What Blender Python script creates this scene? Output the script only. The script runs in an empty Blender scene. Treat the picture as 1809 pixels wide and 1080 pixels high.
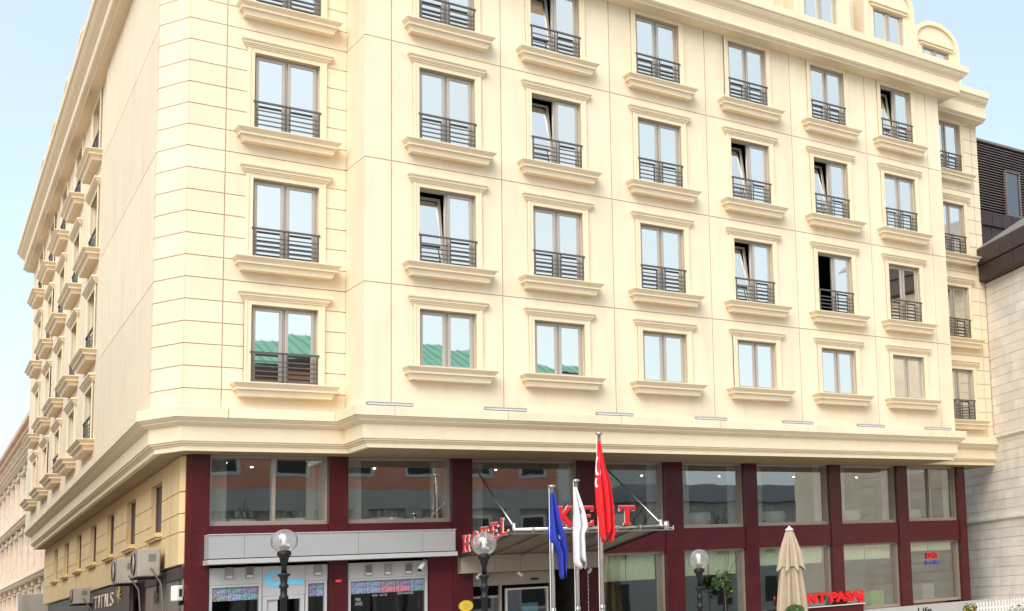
import bpy, bmesh, math, random
from mathutils import Matrix, Vector

random.seed(7)
R = math.radians
SC = bpy.context.scene
COL = SC.collection
ZO = 13.3            # everything is laid out with the first groove line at z = 0; the street is 13.3 m below it

# ------------------------------------------------------------------ camera
cam_d = bpy.data.cameras.new('camera')
cam = bpy.data.objects.new('camera', cam_d)
COL.objects.link(cam)
_rx, _ry, _rz = 0.122380, 0.065861, -0.817761
_Rm = Matrix.Rotation(_rz, 3, 'Z') @ Matrix.Rotation(_rx, 3, 'X') @ Matrix.Rotation(_ry, 3, 'Y')
_r, _f, _u = _Rm.col[0], _Rm.col[1], _Rm.col[2]
M4 = Matrix(((_r[0], _u[0], -_f[0], -10.3607), (_r[1], _u[1], -_f[1], -33.4820), (_r[2], _u[2], -_f[2], -11.3869 + ZO), (0, 0, 0, 1)))
cam.matrix_world = M4
cam_d.sensor_width = 36
cam_d.lens = 36 * 2229.452 / 1809
cam_d.shift_x = -(1900.002 - 904.5) / 1809
cam_d.shift_y = (728.840 - 540) / 1809
cam_d.clip_end = 2000
SC.camera = cam

# ------------------------------------------------------------------ sky, sun, exposure
SUN_EL, SUN_AZ = R(45), R(221)      # azimuth clockwise from +Y: the sun stands high behind the viewer
w = bpy.data.worlds.new('World')
SC.world = w
w.use_nodes = True
nt = w.node_tree
bg = nt.nodes['Background']
sky = nt.nodes.new('ShaderNodeTexSky')
sky.sky_type = 'NISHITA'
sky.sun_disc = False
sky.sun_elevation = SUN_EL
sky.sun_rotation = SUN_AZ
sky.dust_density = 2.5
sky.air_density = 1.0
bw = nt.nodes.new('ShaderNodeRGBToBW')
wm = nt.nodes.new('ShaderNodeMix')
wm.data_type = 'RGBA'
tc = nt.nodes.new('ShaderNodeTexCoord')
cl = nt.nodes.new('ShaderNodeTexNoise')
cl.inputs['Scale'].default_value = 2.2
cl.inputs['Detail'].default_value = 5
cl.inputs['Roughness'].default_value = .55
mr = nt.nodes.new('ShaderNodeMapRange')
mr.inputs['From Min'].default_value = .35
mr.inputs['From Max'].default_value = .7
mr.inputs['To Min'].default_value = .5
mr.inputs['To Max'].default_value = .80
nt.links.new(tc.outputs['Generated'], cl.inputs['Vector'])
nt.links.new(cl.outputs['Fac'], mr.inputs['Value'])
nt.links.new(sky.outputs['Color'], bw.inputs['Color'])
nt.links.new(sky.outputs['Color'], wm.inputs['A'])
wm.inputs['B'].default_value = (2.15, 2.42, 2.5, 1)   # thin even veil of cloud
nt.links.new(mr.outputs['Result'], wm.inputs['Factor'])
nt.links.new(wm.outputs['Result'], bg.inputs['Color'])
bg.inputs['Strength'].default_value = 0.15

sun_d = bpy.data.lights.new('sun', 'SUN')
sun_d.energy = 1.25
sun_d.angle = R(48)
sun_d.color = (1, .97, .92)
sun = bpy.data.objects.new('sun', sun_d)
COL.objects.link(sun)
_sd = Vector((math.sin(SUN_AZ) * math.cos(SUN_EL), math.cos(SUN_AZ) * math.cos(SUN_EL), math.sin(SUN_EL)))
sun.rotation_euler = _sd.to_track_quat('Z', 'Y').to_euler()

SC.view_settings.view_transform = 'Standard'
SC.view_settings.look = 'None'
SC.view_settings.exposure = 1.3
SC.view_settings.gamma = 1
SC.view_settings.use_curve_mapping = False
SC.cycles.max_bounces = 8
SC.cycles.transparent_max_bounces = 12
SC.cycles.caustics_reflective = False
SC.cycles.caustics_refractive = False

# ------------------------------------------------------------------ helpers
class F:
    """a wall frame: u runs to the right as seen from outside, o points out of the wall, z is up"""
    def __init__(s, x, y, ang):
        s.x, s.y, s.a = x, y, ang
        s.u = (math.cos(ang), math.sin(ang))
        s.n = (math.sin(ang), -math.cos(ang))
    def p(s, u, o, z):
        return (s.x + u * s.u[0] + o * s.n[0], s.y + u * s.u[1] + o * s.n[1], z)

W0 = F(0, 0, 0)

class MB:
    def __init__(s): s.v = []; s.f = []
    def add(s, vs, fs):
        b = len(s.v); s.v += vs; s.f += [tuple(b + i for i in f) for f in fs]
    def quad(s, a, b, c, d): s.add([a, b, c, d], [(0, 1, 2, 3)])
    def box(s, u0, u1, o0, o1, z0, z1, fr=W0):
        vs = [fr.p(u, o, z) for z in (z0, z1) for (u, o) in ((u0, o0), (u1, o0), (u1, o1), (u0, o1))]
        s.add(vs, [(0, 1, 2, 3), (7, 6, 5, 4), (0, 4, 5, 1), (1, 5, 6, 2), (2, 6, 7, 3), (3, 7, 4, 0)])
        return s
    def rings(s, rs, cap=True):
        """rs: list of equal-length vertex loops"""
        n = len(rs[0]); b = len(s.v)
        for r in rs: s.v += list(r)
        for i in range(len(rs) - 1):
            for j in range(n):
                k = (j + 1) % n
                s.f.append((b + i * n + j, b + i * n + k, b + (i + 1) * n + k, b + (i + 1) * n + j))
        if cap:
            s.f.append(tuple(b + j for j in reversed(range(n))))
            s.f.append(tuple(b + (len(rs) - 1) * n + j for j in range(n)))
        return s
    def tube(s, a, b, r0, r1=None, n=10, cap=True):
        r1 = r0 if r1 is None else r1
        a, b = Vector(a), Vector(b); d = (b - a).normalized()
        x = d.orthogonal().normalized(); y = d.cross(x)
        L = []
        for c, r in ((a, r0), (b, r1)):
            L.append([tuple(c + x * r * math.cos(2 * math.pi * i / n) + y * r * math.sin(2 * math.pi * i / n)) for i in range(n)])
        return s.rings(L, cap)
    def lathe(s, cx, cy, prof, n=20, fold=None):
        L = []
        for (r, z) in prof:
            L.append([(cx + r * math.cos(2 * math.pi * i / n), cy + r * math.sin(2 * math.pi * i / n), z) for i in range(n)])
        return s.rings(L)
    def build(s, name, m, parent=None, smooth=False, bevel=0, loc=None):
        me = bpy.data.meshes.new(name)
        me.from_pydata(s.v, [], s.f)
        bm = bmesh.new(); bm.from_mesh(me)
        bmesh.ops.recalc_face_normals(bm, faces=bm.faces)
        if bevel:
            bmesh.ops.bevel(bm, geom=list(bm.edges), offset=bevel, segments=1, affect='EDGES', profile=.7)
        bm.to_mesh(me); bm.free()
        if smooth:
            for p in me.polygons: p.use_smooth = True
        me.materials.append(m)
        return link(name, me, parent, loc)

def link(name, me, parent=None, loc=None, rot=None):
    o = bpy.data.objects.new(name, me)
    COL.objects.link(o)
    if parent: o.parent = parent
    if loc: o.location = loc
    if rot: o.rotation_euler = rot
    return o

def thing(name, label, cat, loc=(0, 0, 0), group=None):
    o = bpy.data.objects.new(name, None); COL.objects.link(o)
    o.location = loc; o.empty_display_size = .2
    o['label'] = label; o['category'] = cat
    if group: o['group'] = group
    return o

def tag(o, label, cat, group=None):
    o['label'] = label; o['category'] = cat
    if group: o['group'] = group
    return o

def struct(o): o['kind'] = 'structure'; return o

def dup(root, loc=None, rotz=None, label=None):
    c = root.copy(); COL.objects.link(c)
    if loc is not None: c.location = loc
    if rotz is not None: c.rotation_euler = (0, 0, rotz)
    if label: c['label'] = label
    for ch in root.children:
        d = ch.copy(); COL.objects.link(d); d.parent = c
        for g in ch.children:
            e = g.copy(); COL.objects.link(e); e.parent = d
    return c

# ------------------------------------------------------------------ materials
def mat(name, col, rough=.6, metal=0, var=.08, scale=2.0, stretch=(1, 1, 1), bump=0, bscale=40, spec=.5, rnd=0, dirt=None, dirtscale=(3, 3, .35), dirtamt=.0):
    m = bpy.data.materials.new(name); m.use_nodes = True
    t = m.node_tree; b = t.nodes['Principled BSDF']
    b.inputs['Roughness'].default_value = rough
    b.inputs['Metallic'].default_value = metal
    b.inputs['Specular IOR Level'].default_value = spec
    geo = t.nodes.new('ShaderNodeNewGeometry')
    mp = t.nodes.new('ShaderNodeMapping'); mp.inputs['Scale'].default_value = stretch
    t.links.new(geo.outputs['Position'], mp.inputs['Vector'])
    no = t.nodes.new('ShaderNodeTexNoise'); no.inputs['Scale'].default_value = scale; no.inputs['Detail'].default_value = 5
    t.links.new(mp.outputs['Vector'], no.inputs['Vector'])
    r = t.nodes.new('ShaderNodeValToRGB')
    r.color_ramp.elements[0].position = .3; r.color_ramp.elements[1].position = .7
    r.color_ramp.elements[0].color = tuple(c * (1 - var) for c in col) + (1,)
    r.color_ramp.elements[1].color = tuple(min(1, c * (1 + var)) for c in col) + (1,)
    t.links.new(no.outputs['Fac'], r.inputs['Fac'])
    out = r.outputs['Color']
    if rnd:
        oi = t.nodes.new('ShaderNodeObjectInfo')
        m4 = t.nodes.new('ShaderNodeMapRange'); m4.inputs['To Min'].default_value = 1 - rnd; m4.inputs['To Max'].default_value = 1 + rnd * .4
        t.links.new(oi.outputs['Random'], m4.inputs['Value'])
        vm = t.nodes.new('ShaderNodeVectorMath'); vm.operation = 'SCALE'
        t.links.new(out, vm.inputs[0]); t.links.new(m4.outputs['Result'], vm.inputs['Scale'])
        out = vm.outputs[0]
    if dirt:
        mp2 = t.nodes.new('ShaderNodeMapping'); mp2.inputs['Scale'].default_value = dirtscale
        t.links.new(geo.outputs['Position'], mp2.inputs['Vector'])
        n2 = t.nodes.new('ShaderNodeTexNoise'); n2.inputs['Scale'].default_value = 1.0; n2.inputs['Detail'].default_value = 6
        t.links.new(mp2.outputs['Vector'], n2.inputs['Vector'])
        m2 = t.nodes.new('ShaderNodeMapRange'); m2.inputs['From Min'].default_value = .5; m2.inputs['From Max'].default_value = .75
        m2.inputs['To Max'].default_value = dirtamt
        t.links.new(n2.outputs['Fac'], m2.inputs['Value'])
        mx = t.nodes.new('ShaderNodeMix'); mx.data_type = 'RGBA'
        mx.inputs['B'].default_value = dirt + (1,)
        t.links.new(m2.outputs['Result'], mx.inputs['Factor']); t.links.new(out, mx.inputs['A'])
        out = mx.outputs['Result']
    t.links.new(out, b.inputs['Base Color'])
    if bump:
        n3 = t.nodes.new('ShaderNodeTexNoise'); n3.inputs['Scale'].default_value = bscale; n3.inputs['Detail'].default_value = 3
        t.links.new(geo.outputs['Position'], n3.inputs['Vector'])
        bu = t.nodes.new('ShaderNodeBump'); bu.inputs['Strength'].default_value = bump; bu.inputs['Distance'].default_value = .02
        t.links.new(n3.outputs['Fac'], bu.inputs['Height']); t.links.new(bu.outputs['Normal'], b.inputs['Normal'])
    return m

def glass(name, refl, tint, rcol, wav=.0012, dark=None):
    """window glass: mirror-like coat over a see-through or dark body, with slight waviness"""
    m = bpy.data.materials.new(name); m.use_nodes = True
    t = m.node_tree; t.nodes.clear()
    o = t.nodes.new('ShaderNodeOutputMaterial')
    g = t.nodes.new('ShaderNodeBsdfGlossy'); g.inputs['Roughness'].default_value = .015; g.inputs['Color'].default_value = rcol + (1,)
    tr = t.nodes.new('ShaderNodeBsdfTransparent'); tr.inputs['Color'].default_value = tint + (1,)
    geo = t.nodes.new('ShaderNodeNewGeometry')
    no = t.nodes.new('ShaderNodeTexNoise'); no.inputs['Scale'].default_value = 1.3; no.inputs['Detail'].default_value = 1
    t.links.new(geo.outputs['Position'], no.inputs['Vector'])
    bu = t.nodes.new('ShaderNodeBump'); bu.inputs['Strength'].default_value = 1; bu.inputs['Distance'].default_value = wav
    t.links.new(no.outputs['Fac'], bu.inputs['Height']); t.links.new(bu.outputs['Normal'], g.inputs['Normal'])
    fr = t.nodes.new('ShaderNodeLayerWeight'); fr.inputs['Blend'].default_value = .25
    mr = t.nodes.new('ShaderNodeMapRange'); mr.inputs['To Min'].default_value = refl; mr.inputs['To Max'].default_value = min(1, refl + .35)
    t.links.new(fr.outputs['Fresnel'], mr.inputs['Value'])
    mx = t.nodes.new('ShaderNodeMixShader')
    t.links.new(mr.outputs['Result'], mx.inputs['Fac']); t.links.new(tr.outputs[0], mx.inputs[1]); t.links.new(g.outputs[0], mx.inputs[2])
    t.links.new(mx.outputs[0], o.inputs['Surface'])
    return m

def emis(name, col, s):
    m = bpy.data.materials.new(name); m.use_nodes = True
    b = m.node_tree.nodes['Principled BSDF']
    b.inputs['Base Color'].default_value = col + (1,); b.inputs['Emission Color'].default_value = col + (1,); b.inputs['Emission Strength'].default_value = s
    return m

CREAM = (.815, .692, .50)
M = dict(
    cream=mat('cream_render', CREAM, .75, var=.03, scale=.9, bump=.12, bscale=55, rnd=.05, dirt=(.58, .46, .30), dirtamt=.30, dirtscale=(2.2, 2.2, .28)),
    cream2=mat('cream_moulding', (.815, .68, .475), .7, var=.03, scale=2.5, dirt=(.60, .47, .30), dirtamt=.15, dirtscale=(6, 6, 2)),
    lowcream=mat('yellow_render', (.70, .53, .28), .75, var=.05, scale=1.2, bump=.1, dirt=(.42, .30, .16), dirtamt=.35),
    frame=mat('window_metal', (.47, .425, .37), .42, metal=.25, var=.04),
    shopframe=mat('shop_metal', (.36, .30, .25), .4, metal=.3, var=.05),
    rail=mat('rail_metal', (.15, .135, .125), .38, metal=.6, var=.05),
    pane=glass('coated_pane', .90, (.10, .11, .11), (.98, .95, .86)),
    shop=glass('shop_glass', .19, (.94, .95, .93), (.9, .93, .92), wav=.0008),
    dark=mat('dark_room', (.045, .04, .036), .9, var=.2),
    wine=mat('wine_stone', (.072, .010, .013), .2, var=.18, scale=2.5, spec=.4),
    wine2=mat('wine_panel', (.082, .011, .015), .26, spec=.35, var=.12, scale=1.6, stretch=(1, 1, 3)),
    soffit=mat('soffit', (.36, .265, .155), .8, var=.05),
    greypanel=mat('grey_sign_panel', (.33, .333, .335), .5, var=.03, dirt=(.36, .35, .33), dirtamt=.3, dirtscale=(4, 4, 1.2)),
    white=mat('white_panel', (.43, .425, .42), .5, var=.03, dirt=(.45, .43, .4), dirtamt=.25, dirtscale=(5, 5, 1)),
    beige=mat('beige_box', (.33, .275, .22), .5, var=.05),
    steel=mat('steel', (.62, .60, .57), .22, metal=.95, var=.06, scale=6),
    whitepaint=mat('white_paint', (.75, .73, .70), .35, var=.04),
    iron=mat('black_iron', (.012, .012, .013), .45, var=.2, scale=20, spec=.3),
    red=mat('red_letter', (.70, .012, .018), .38, var=.06),
    redflag=mat('red_cloth', (.72, .012, .02), .75, var=.05),
    blind=mat('green_blind', (.74, .86, .52), .8, var=.16, scale=9, stretch=(3, 3, .5)),
    curtain=mat('sheer_curtain', (.46, .45, .40), .85, var=.12, scale=4, stretch=(4, 4, .3)),
    room=mat('room_wall', (.085, .073, .062), .9, var=.2, scale=1),
    roomfloor=mat('room_floor', (.06, .045, .036), .6, var=.2),
    stone=mat('pale_stone', (.84, .775, .68), .75, var=.07, scale=1.6, rnd=.10, bump=.12, bscale=30, dirt=(.46, .38, .29), dirtamt=.3, dirtscale=(2, 2, .8)),
    brown=mat('brown_metal', (.042, .025, .024), .5, var=.15, scale=3),
    louvre=mat('louvre_metal', (.23, .185, .17), .42, metal=.3, var=.12),
    rooftile=mat('grey_tile', (.36, .35, .34), .55, var=.15),
    beigecloth=mat('parasol_cloth', (.42, .335, .235), .85, var=.06, scale=5),
    leaf=mat('leaf', (.055, .115, .022), .55, var=.45, scale=14),
    leaf2=mat('pale_leaf', (.13, .19, .04), .55, var=.4, scale=14),
    bark=mat('bark', (.12, .085, .06), .85, var=.25, scale=8),
    salmon=mat('salmon_render', (.72, .30, .20), .8, var=.08, scale=.7),
    salmonpale=mat('peach_render', (.70, .49, .345), .8, var=.08, scale=.6, dirt=(.38, .22, .13), dirtamt=.3),
    peachtrim=mat('peach_trim', (.76, .63, .50), .75, var=.08, dirt=(.35, .26, .2), dirtamt=.4, dirtscale=(4, 4, 2)),
    greywall=mat('grey_wall', (.46, .445, .41), .85, var=.08, scale=.5),
    seam=mat('roof_seam', (.09, .26, .19), .6, var=.1),
    greenroof=mat('green_copper', (.16, .42, .30), .6, var=.10, scale=2),
    bounce_ground=mat('bounce_paving', (.30, .285, .26), .9, var=.2, scale=6, bump=.3, bscale=80),  # ground made pale to bounce fill light up under sills and soffits
    paving=mat('paving', (.40, .38, .35), .85, var=.12, scale=4, bump=.15),
    darkwood=mat('dark_fascia', (.05, .035, .035), .5, var=.2),
    greycladding=mat('brown_grey_cladding', (.17, .14, .12), .55, var=.14, scale=2, stretch=(1, 1, .4)),
    acbody=mat('aged_white_metal', (.33, .30, .255), .55, var=.1, dirt=(.2, .16, .12), dirtamt=.5),
    black=mat('black', (.015, .015, .016), .4, var=.1),
    gold=mat('gold_letter', (.62, .44, .16), .35, metal=.6, var=.1),
    yellow=mat('yellow_plaque', (.72, .50, .03), .35, var=.08),
    skyblue=mat('blue_print', (.17, .55, .80), .5, var=.08),
    canopyglass=mat('canopy_sheet', (.20, .15, .11), .35, var=.12),
    teal=mat('teal_glass', (.02, .17, .14), .12, var=.2),
    slate=mat('slate', (.10, .10, .11), .6, var=.2),
    tablecloth=mat('tablecloth', (.62, .62, .58), .8),
    bulb=mat('white_bulb', (.85, .84, .80), .35, var=.02),
    lampcap=mat('grey_socket', (.16, .145, .14), .5),
    terracotta=mat('terracotta', (.35, .14, .08), .8),
    lightgrey=mat('grey_housing', (.30, .30, .31), .5),
    signgrey=mat('letter_edge', (.62, .60, .58), .4, var=.05),
)
M['downlight'] = emis('downlight', (1, .93, .8), 9.0)

# clear globe glass
def globe_mat():
    m = bpy.data.materials.new('clear_globe'); m.use_nodes = True
    t = m.node_tree; t.nodes.clear()
    o = t.nodes.new('ShaderNodeOutputMaterial')
    g = t.nodes.new('ShaderNodeBsdfGlossy'); g.inputs['Roughness'].default_value = .05
    tr = t.nodes.new('ShaderNodeBsdfTransparent'); tr.inputs['Color'].default_value = (.90, .89, .88, 1)
    d = t.nodes.new('ShaderNodeBsdfDiffuse'); d.inputs['Color'].default_value = (.6, .59, .57, 1)
    m0 = t.nodes.new('ShaderNodeMixShader'); m0.inputs['Fac'].default_value = .12
    t.links.new(tr.outputs[0], m0.inputs[1]); t.links.new(d.outputs[0], m0.inputs[2])
    fr = t.nodes.new('ShaderNodeLayerWeight'); fr.inputs['Blend'].default_value = .45
    mr = t.nodes.new('ShaderNodeMapRange'); mr.inputs['To Min'].default_value = .05; mr.inputs['To Max'].default_value = .65
    t.links.new(fr.outputs['Facing'], mr.inputs['Value'])
    mx = t.nodes.new('ShaderNodeMixShader')
    t.links.new(mr.outputs['Result'], mx.inputs['Fac']); t.links.new(m0.outputs[0], mx.inputs[1]); t.links.new(g.outputs[0], mx.inputs[2])
    t.links.new(mx.outputs[0], o.inputs['Surface'])
    return m
M['globe'] = globe_mat()

# flag cloth with marks placed on the cloth itself (uv)
def flag_mat(name, base, mark, spots):
    m = mat(name, base, .8, var=.05)
    t = m.node_tree; b = t.nodes['Principled BSDF']
    src = b.inputs['Base Color'].links[0].from_socket
    uv = t.nodes.new('ShaderNodeUVMap'); uv.uv_map = 'cloth'
    sp = t.nodes.new('ShaderNodeSeparateXYZ'); t.links.new(uv.outputs['UV'], sp.inputs[0])
    def math_(op, a, bb):
        n = t.nodes.new('ShaderNodeMath'); n.operation = op
        for i, q in enumerate((a, bb)):
            if isinstance(q, (int, float)): n.inputs[i].default_value = q
            else: t.links.new(q, n.inputs[i])
        return n.outputs[0]
    tot = None
    for (cx, cy, r, cut) in spots:
        def disc(cx, cy, r):
            dx = math_('SUBTRACT', sp.outputs[0], cx); dy = math_('SUBTRACT', sp.outputs[1], cy)
            d = math_('ADD', math_('MULTIPLY', dx, dx), math_('MULTIPLY', dy, dy))
            return math_('LESS_THAN', d, r * r)
        e = disc(cx, cy, r)
        if cut: e = math_('SUBTRACT', e, math_('MULTIPLY', e, disc(*cut)))
        tot = e if tot is None else math_('MAXIMUM', tot, e)
    mx = t.nodes.new('ShaderNodeMix'); mx.data_type = 'RGBA'; mx.inputs['B'].default_value = mark + (1,)
    t.links.new(tot, mx.inputs['Factor']); t.links.new(src, mx.inputs['A']); t.links.new(mx.outputs['Result'], b.inputs['Base Color'])
    return m

def note_mat(name, c1, c2):
    """printed banknote picture: paper with engraved-looking patches"""
    m = bpy.data.materials.new(name); m.use_nodes = True
    t = m.node_tree; b = t.nodes['Principled BSDF']; b.inputs['Roughness'].default_value = .5
    tc = t.nodes.new('ShaderNodeTexCoord')
    vo = t.nodes.new('ShaderNodeTexNoise'); vo.inputs['Scale'].default_value = 20; vo.inputs['Detail'].default_value = 5; vo.inputs['Roughness'].default_value = .75
    t.links.new(tc.outputs['Object'], vo.inputs['Vector'])
    r = t.nodes.new('ShaderNodeValToRGB')
    e = r.color_ramp.elements
    e[0].position = .42; e[0].color = c2 + (1,)
    e[1].position = .66; e[1].color = (.36, .35, .34, 1)
    k = r.color_ramp.elements.new(.53); k.color = c1 + (1,)
    t.links.new(vo.outputs['Fac'], r.inputs['Fac']); t.links.new(r.outputs['Color'], b.inputs['Base Color'])
    return m
NOTES = [note_mat('note_violet', (.28, .24, .40), (.08, .07, .12)), note_mat('note_teal', (.20, .36, .38), (.04, .10, .11)),
         note_mat('note_pink', (.60, .22, .30), (.25, .05, .09)), note_mat('note_grey', (.33, .32, .33), (.05, .05, .05)),
         note_mat('note_wine', (.33, .15, .20), (.10, .03, .05)), note_mat('note_blue', (.30, .36, .52), (.08, .10, .20))]

def holes_wall(mb, fr, u0, u1, z0, z1, holes, of, ob, reveal_back=None):
    """front sheet at o=of with openings, outer rim to o=ob, opening reveals to reveal_back"""
    rb = ob if reveal_back is None else reveal_back
    us = sorted({u0, u1} | {h[0] for h in holes} | {h[1] for h in holes})
    zs = sorted({z0, z1} | {h[2] for h in holes} | {h[3] for h in holes})
    us = [u for u in us if u0 - 1e-6 <= u <= u1 + 1e-6]; zs = [z for z in zs if z0 - 1e-6 <= z <= z1 + 1e-6]
    for i in range(len(us) - 1):
        for j in range(len(zs) - 1):
            cu, cz = (us[i] + us[i + 1]) / 2, (zs[j] + zs[j + 1]) / 2
            if any(h[0] < cu < h[1] and h[2] < cz < h[3] for h in holes): continue
            mb.quad(fr.p(us[i], of, zs[j]), fr.p(us[i + 1], of, zs[j]), fr.p(us[i + 1], of, zs[j + 1]), fr.p(us[i], of, zs[j + 1]))
    e_ = 1e-6
    for (a, b, c, d, o1) in [(u0, u1, z0, z1, ob)] + [h[:4] + (rb,) for h in holes]:
        a, b, c, d = max(a, u0), min(b, u1), max(c, z0), min(d, z1)
        for (p, q) in (((a, c), (b, c)), ((b, c), (b, d)), ((b, d), (a, d)), ((a, d), (a, c))):
            outer = (a, b, c, d) == (u0, u1, z0, z1)
            if p[1] == q[1] and (abs(p[1] - z0) < e_ or abs(p[1] - z1) < e_):
                if not outer: continue            # an opening that runs off this course has no rim there
                cut = sorted((h[0], h[1]) for h in holes if h[2] - e_ <= p[1] <= h[3] + e_)
                if cut:
                    xs = [u0] + [x for k in cut for x in k] + [u1]
                    for x0, x1 in zip(xs[::2], xs[1::2]): mb.quad(fr.p(x0, of, p[1]), fr.p(x1, of, p[1]), fr.p(x1, o1, p[1]), fr.p(x0, o1, p[1]))
                    continue
            mb.quad(fr.p(p[0], of, p[1]), fr.p(q[0], of, q[1]), fr.p(q[0], o1, q[1]), fr.p(p[0], o1, p[1]))

def offset_path(path, o):
    mb = MB(); sweep(mb, path, [(o, 0), (o, 1), (o + .01, 1)], False)
    return [mb.v[i * 3][:2] for i in range(len(path))]

def sweep(mb, path, prof, closed_ends=True):
    """path: plan points left to right seen from outside; prof: (out, z)"""
    n = len(path); L = []
    for i, (x, y) in enumerate(path):
        ns = []
        if i > 0:
            d = Vector((x - path[i - 1][0], y - path[i - 1][1])).normalized(); ns.append(Vector((d.y, -d.x)))
        if i < n - 1:
            d = Vector((path[i + 1][0] - x, path[i + 1][1] - y)).normalized(); ns.append(Vector((d.y, -d.x)))
        if len(ns) == 2:
            m = (ns[0] + ns[1]).normalized(); m = m / max(.35, m.dot(ns[0]))
        else: m = ns[0]
        L.append([(x + m.x * o, y + m.y * o, z) for (o, z) in prof])
    mb.rings(L, closed_ends)

# ------------------------------------------------------------------ ground
g = MB(); g.quad((-400, -400, -13.42), (400, -400, -13.42), (400, 500, -13.42), (-400, 500, -13.42)); struct(g.build('ground', M['bounce_ground']))
g = MB(); g.box(-4.2, 60, -2.45, 9, -13.5, -13.3); struct(g.build('pavement', M['paving']))
g = MB()
g.box(-4.45, 60, 9, 9.2, -13.5, -13.28); struct(g.build('kerb', M['stone']))
for i in range(9):
    g = MB(); g.box(-30 + i * 9, -27 + i * 9, 15.9, 16.05, -13.418, -13.414); struct(g.build('road_marking', M['whitepaint']))

# ------------------------------------------------------------------ hotel
D, WW, CA, CB = 1.4133, 3.4168, .4208, .9836
T = R(3.70)
XE = 19.10
BY = 1.4133
HOTEL = thing('hotel_building', 'big cream six storey hotel with balcony rails and wine red shop level', 'hotel')
F_main = F(0, 0, 0)
F_ret = F(0, D, -math.pi / 2)
F_wing = F(0, D, 0)
PS = (-WW - CA, D + CB)
F_cham = F(PS[0], PS[1], math.atan2(-CB, CA)); CH = math.hypot(CA, CB)
F_side = F(PS[0], PS[1], -(math.pi / 2 + T))          # u = -s
F_bay = F(0, BY, 0)
_sd2 = (math.sin(T), math.cos(T)); _sn = (-math.cos(T), math.sin(T))
SREC = 11.4
_po = (PS[0] + _sd2[0] * SREC - _sn[0] * .06, PS[1] + _sd2[1] * SREC - _sn[1] * .06)
F_side2 = F(_po[0], _po[1], -(math.pi / 2 + T))       # recessed part, u = -(s - SREC)
SEND = 41.0
XB = 22.25

ROWZ = [3.82, .60, -2.62, -5.30]      # opening bottoms (above the sill)
ROWH = [2.02, 2.04, 2.04, 1.53]
COLX = [1.975, 4.895, 8.02, 11.11, 14.19, 17.11]
COLW = [1.40, 1.40, 1.40, 1.38, 1.36, 1.36]

# --- window kit (local: x right, y into the wall, z up, origin at bottom centre of the opening)
KIT = {}
def ring(mb, x0, x1, z0, z1, wd, y0, y1, wb=None):
    wb = wd if wb is None else wb
    mb.box(x0, x0 + wd, -y1, -y0, z0, z1)
    mb.box(x1 - wd, x1, -y1, -y0, z0, z1)
    mb.box(x0 + wd, x1 - wd, -y1, -y0, z1 - wd, z1)
    mb.box(x0 + wd, x1 - wd, -y1, -y0, z0, z0 + wb)

def mesh_of(mb, name, m, bevel=0):
    o = mb.build(name, m, bevel=bevel); me = o.data; bpy.data.objects.remove(o); return me

def loop(hw, o, z, y_in=.02):
    return [(-hw, y_in, z), (-hw, -o, z), (hw, -o, z), (hw, y_in, z)]

def window_kit(w, h, kx=1.0, head=True):
    key = (round(w, 3), round(h, 3), kx, head)
    if key in KIT: return KIT[key]
    hw = w / 2; k = {}
    mb = MB()           # moulded casing
    c = .15 * kx
    for (a, b) in ((-hw - c, -hw), (hw, hw + c)):
        mb.box(a, b, -.02, .045, 0, h)
    mb.box(-hw - c, hw + c, -.02, .045, h, h + .09)
    for s in (-1, 1):
        a, b = sorted((s * (hw + c), s * (hw + c * .62))); mb.box(a, b, -.02, .065, 0, h + .088)
    k['window'] = mesh_of(mb, 'window', M['cream2'], .004)
    mb = MB()           # lintel moulding in steps
    z = h + .09
    prof = [(.00, .05), (.035, .05), (.036, .075), (.075, .075), (.076, .10), (.11, .10), (.112, .125), (.15, .125), (.152, .13), (.185, .165), (.21, .17), (.24, .17), (.25, .15)]
    mb.rings([loop(hw + (c * .95 + o * 1.0 - .02) * 1.0 + (kx - 1) * .1, o, z + dz) for (dz, o) in prof])
    k['lintel_moulding'] = mesh_of(mb, 'lintel_moulding', M['cream2'])
    mb = MB()           # sill
    prof = [(0, .42, .42), (-.025, .42, .42), (-.05, .405, .40), (-.10, .36, .35), (-.135, .34, .325), (-.137, .355, .34), (-.175, .355, .34), (-.178, .315, .30), (-.22, .29, .275), (-.29, .265, .255), (-.325, .26, .25)]
    mb.rings([loop(hw + e * kx, o, dz - .005) for (dz, e, o) in prof][::-1])
    k['window_sill'] = mesh_of(mb, 'window_sill', M['cream2'])
    mb = MB(); ring(mb, -hw, hw, 0, h, .05, .13, .23); mb.box(-.028 * kx, .028 * kx, -.22, -.14, .05, h - .05)
    k['window_frame'] = mesh_of(mb, 'window_frame', M['frame'], .004)
    sw = hw - .05 - .028 * kx
    mb = MB(); ring(mb, -sw / 2, sw / 2, 0, h - .10, .07 * kx, .10, .155)
    k['sash'] = mesh_of(mb, 'sash', M['frame'], .005)
    mb = MB(); mb.box(-sw / 2 + .06 * kx, sw / 2 - .06 * kx, -.14, -.12, .06, h - .16)
    k['pane'] = mesh_of(mb, 'pane', M['pane'])
    k['sx'] = .028 * kx + sw / 2; k['sw'] = sw
    KIT[key] = k
    return k

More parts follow.
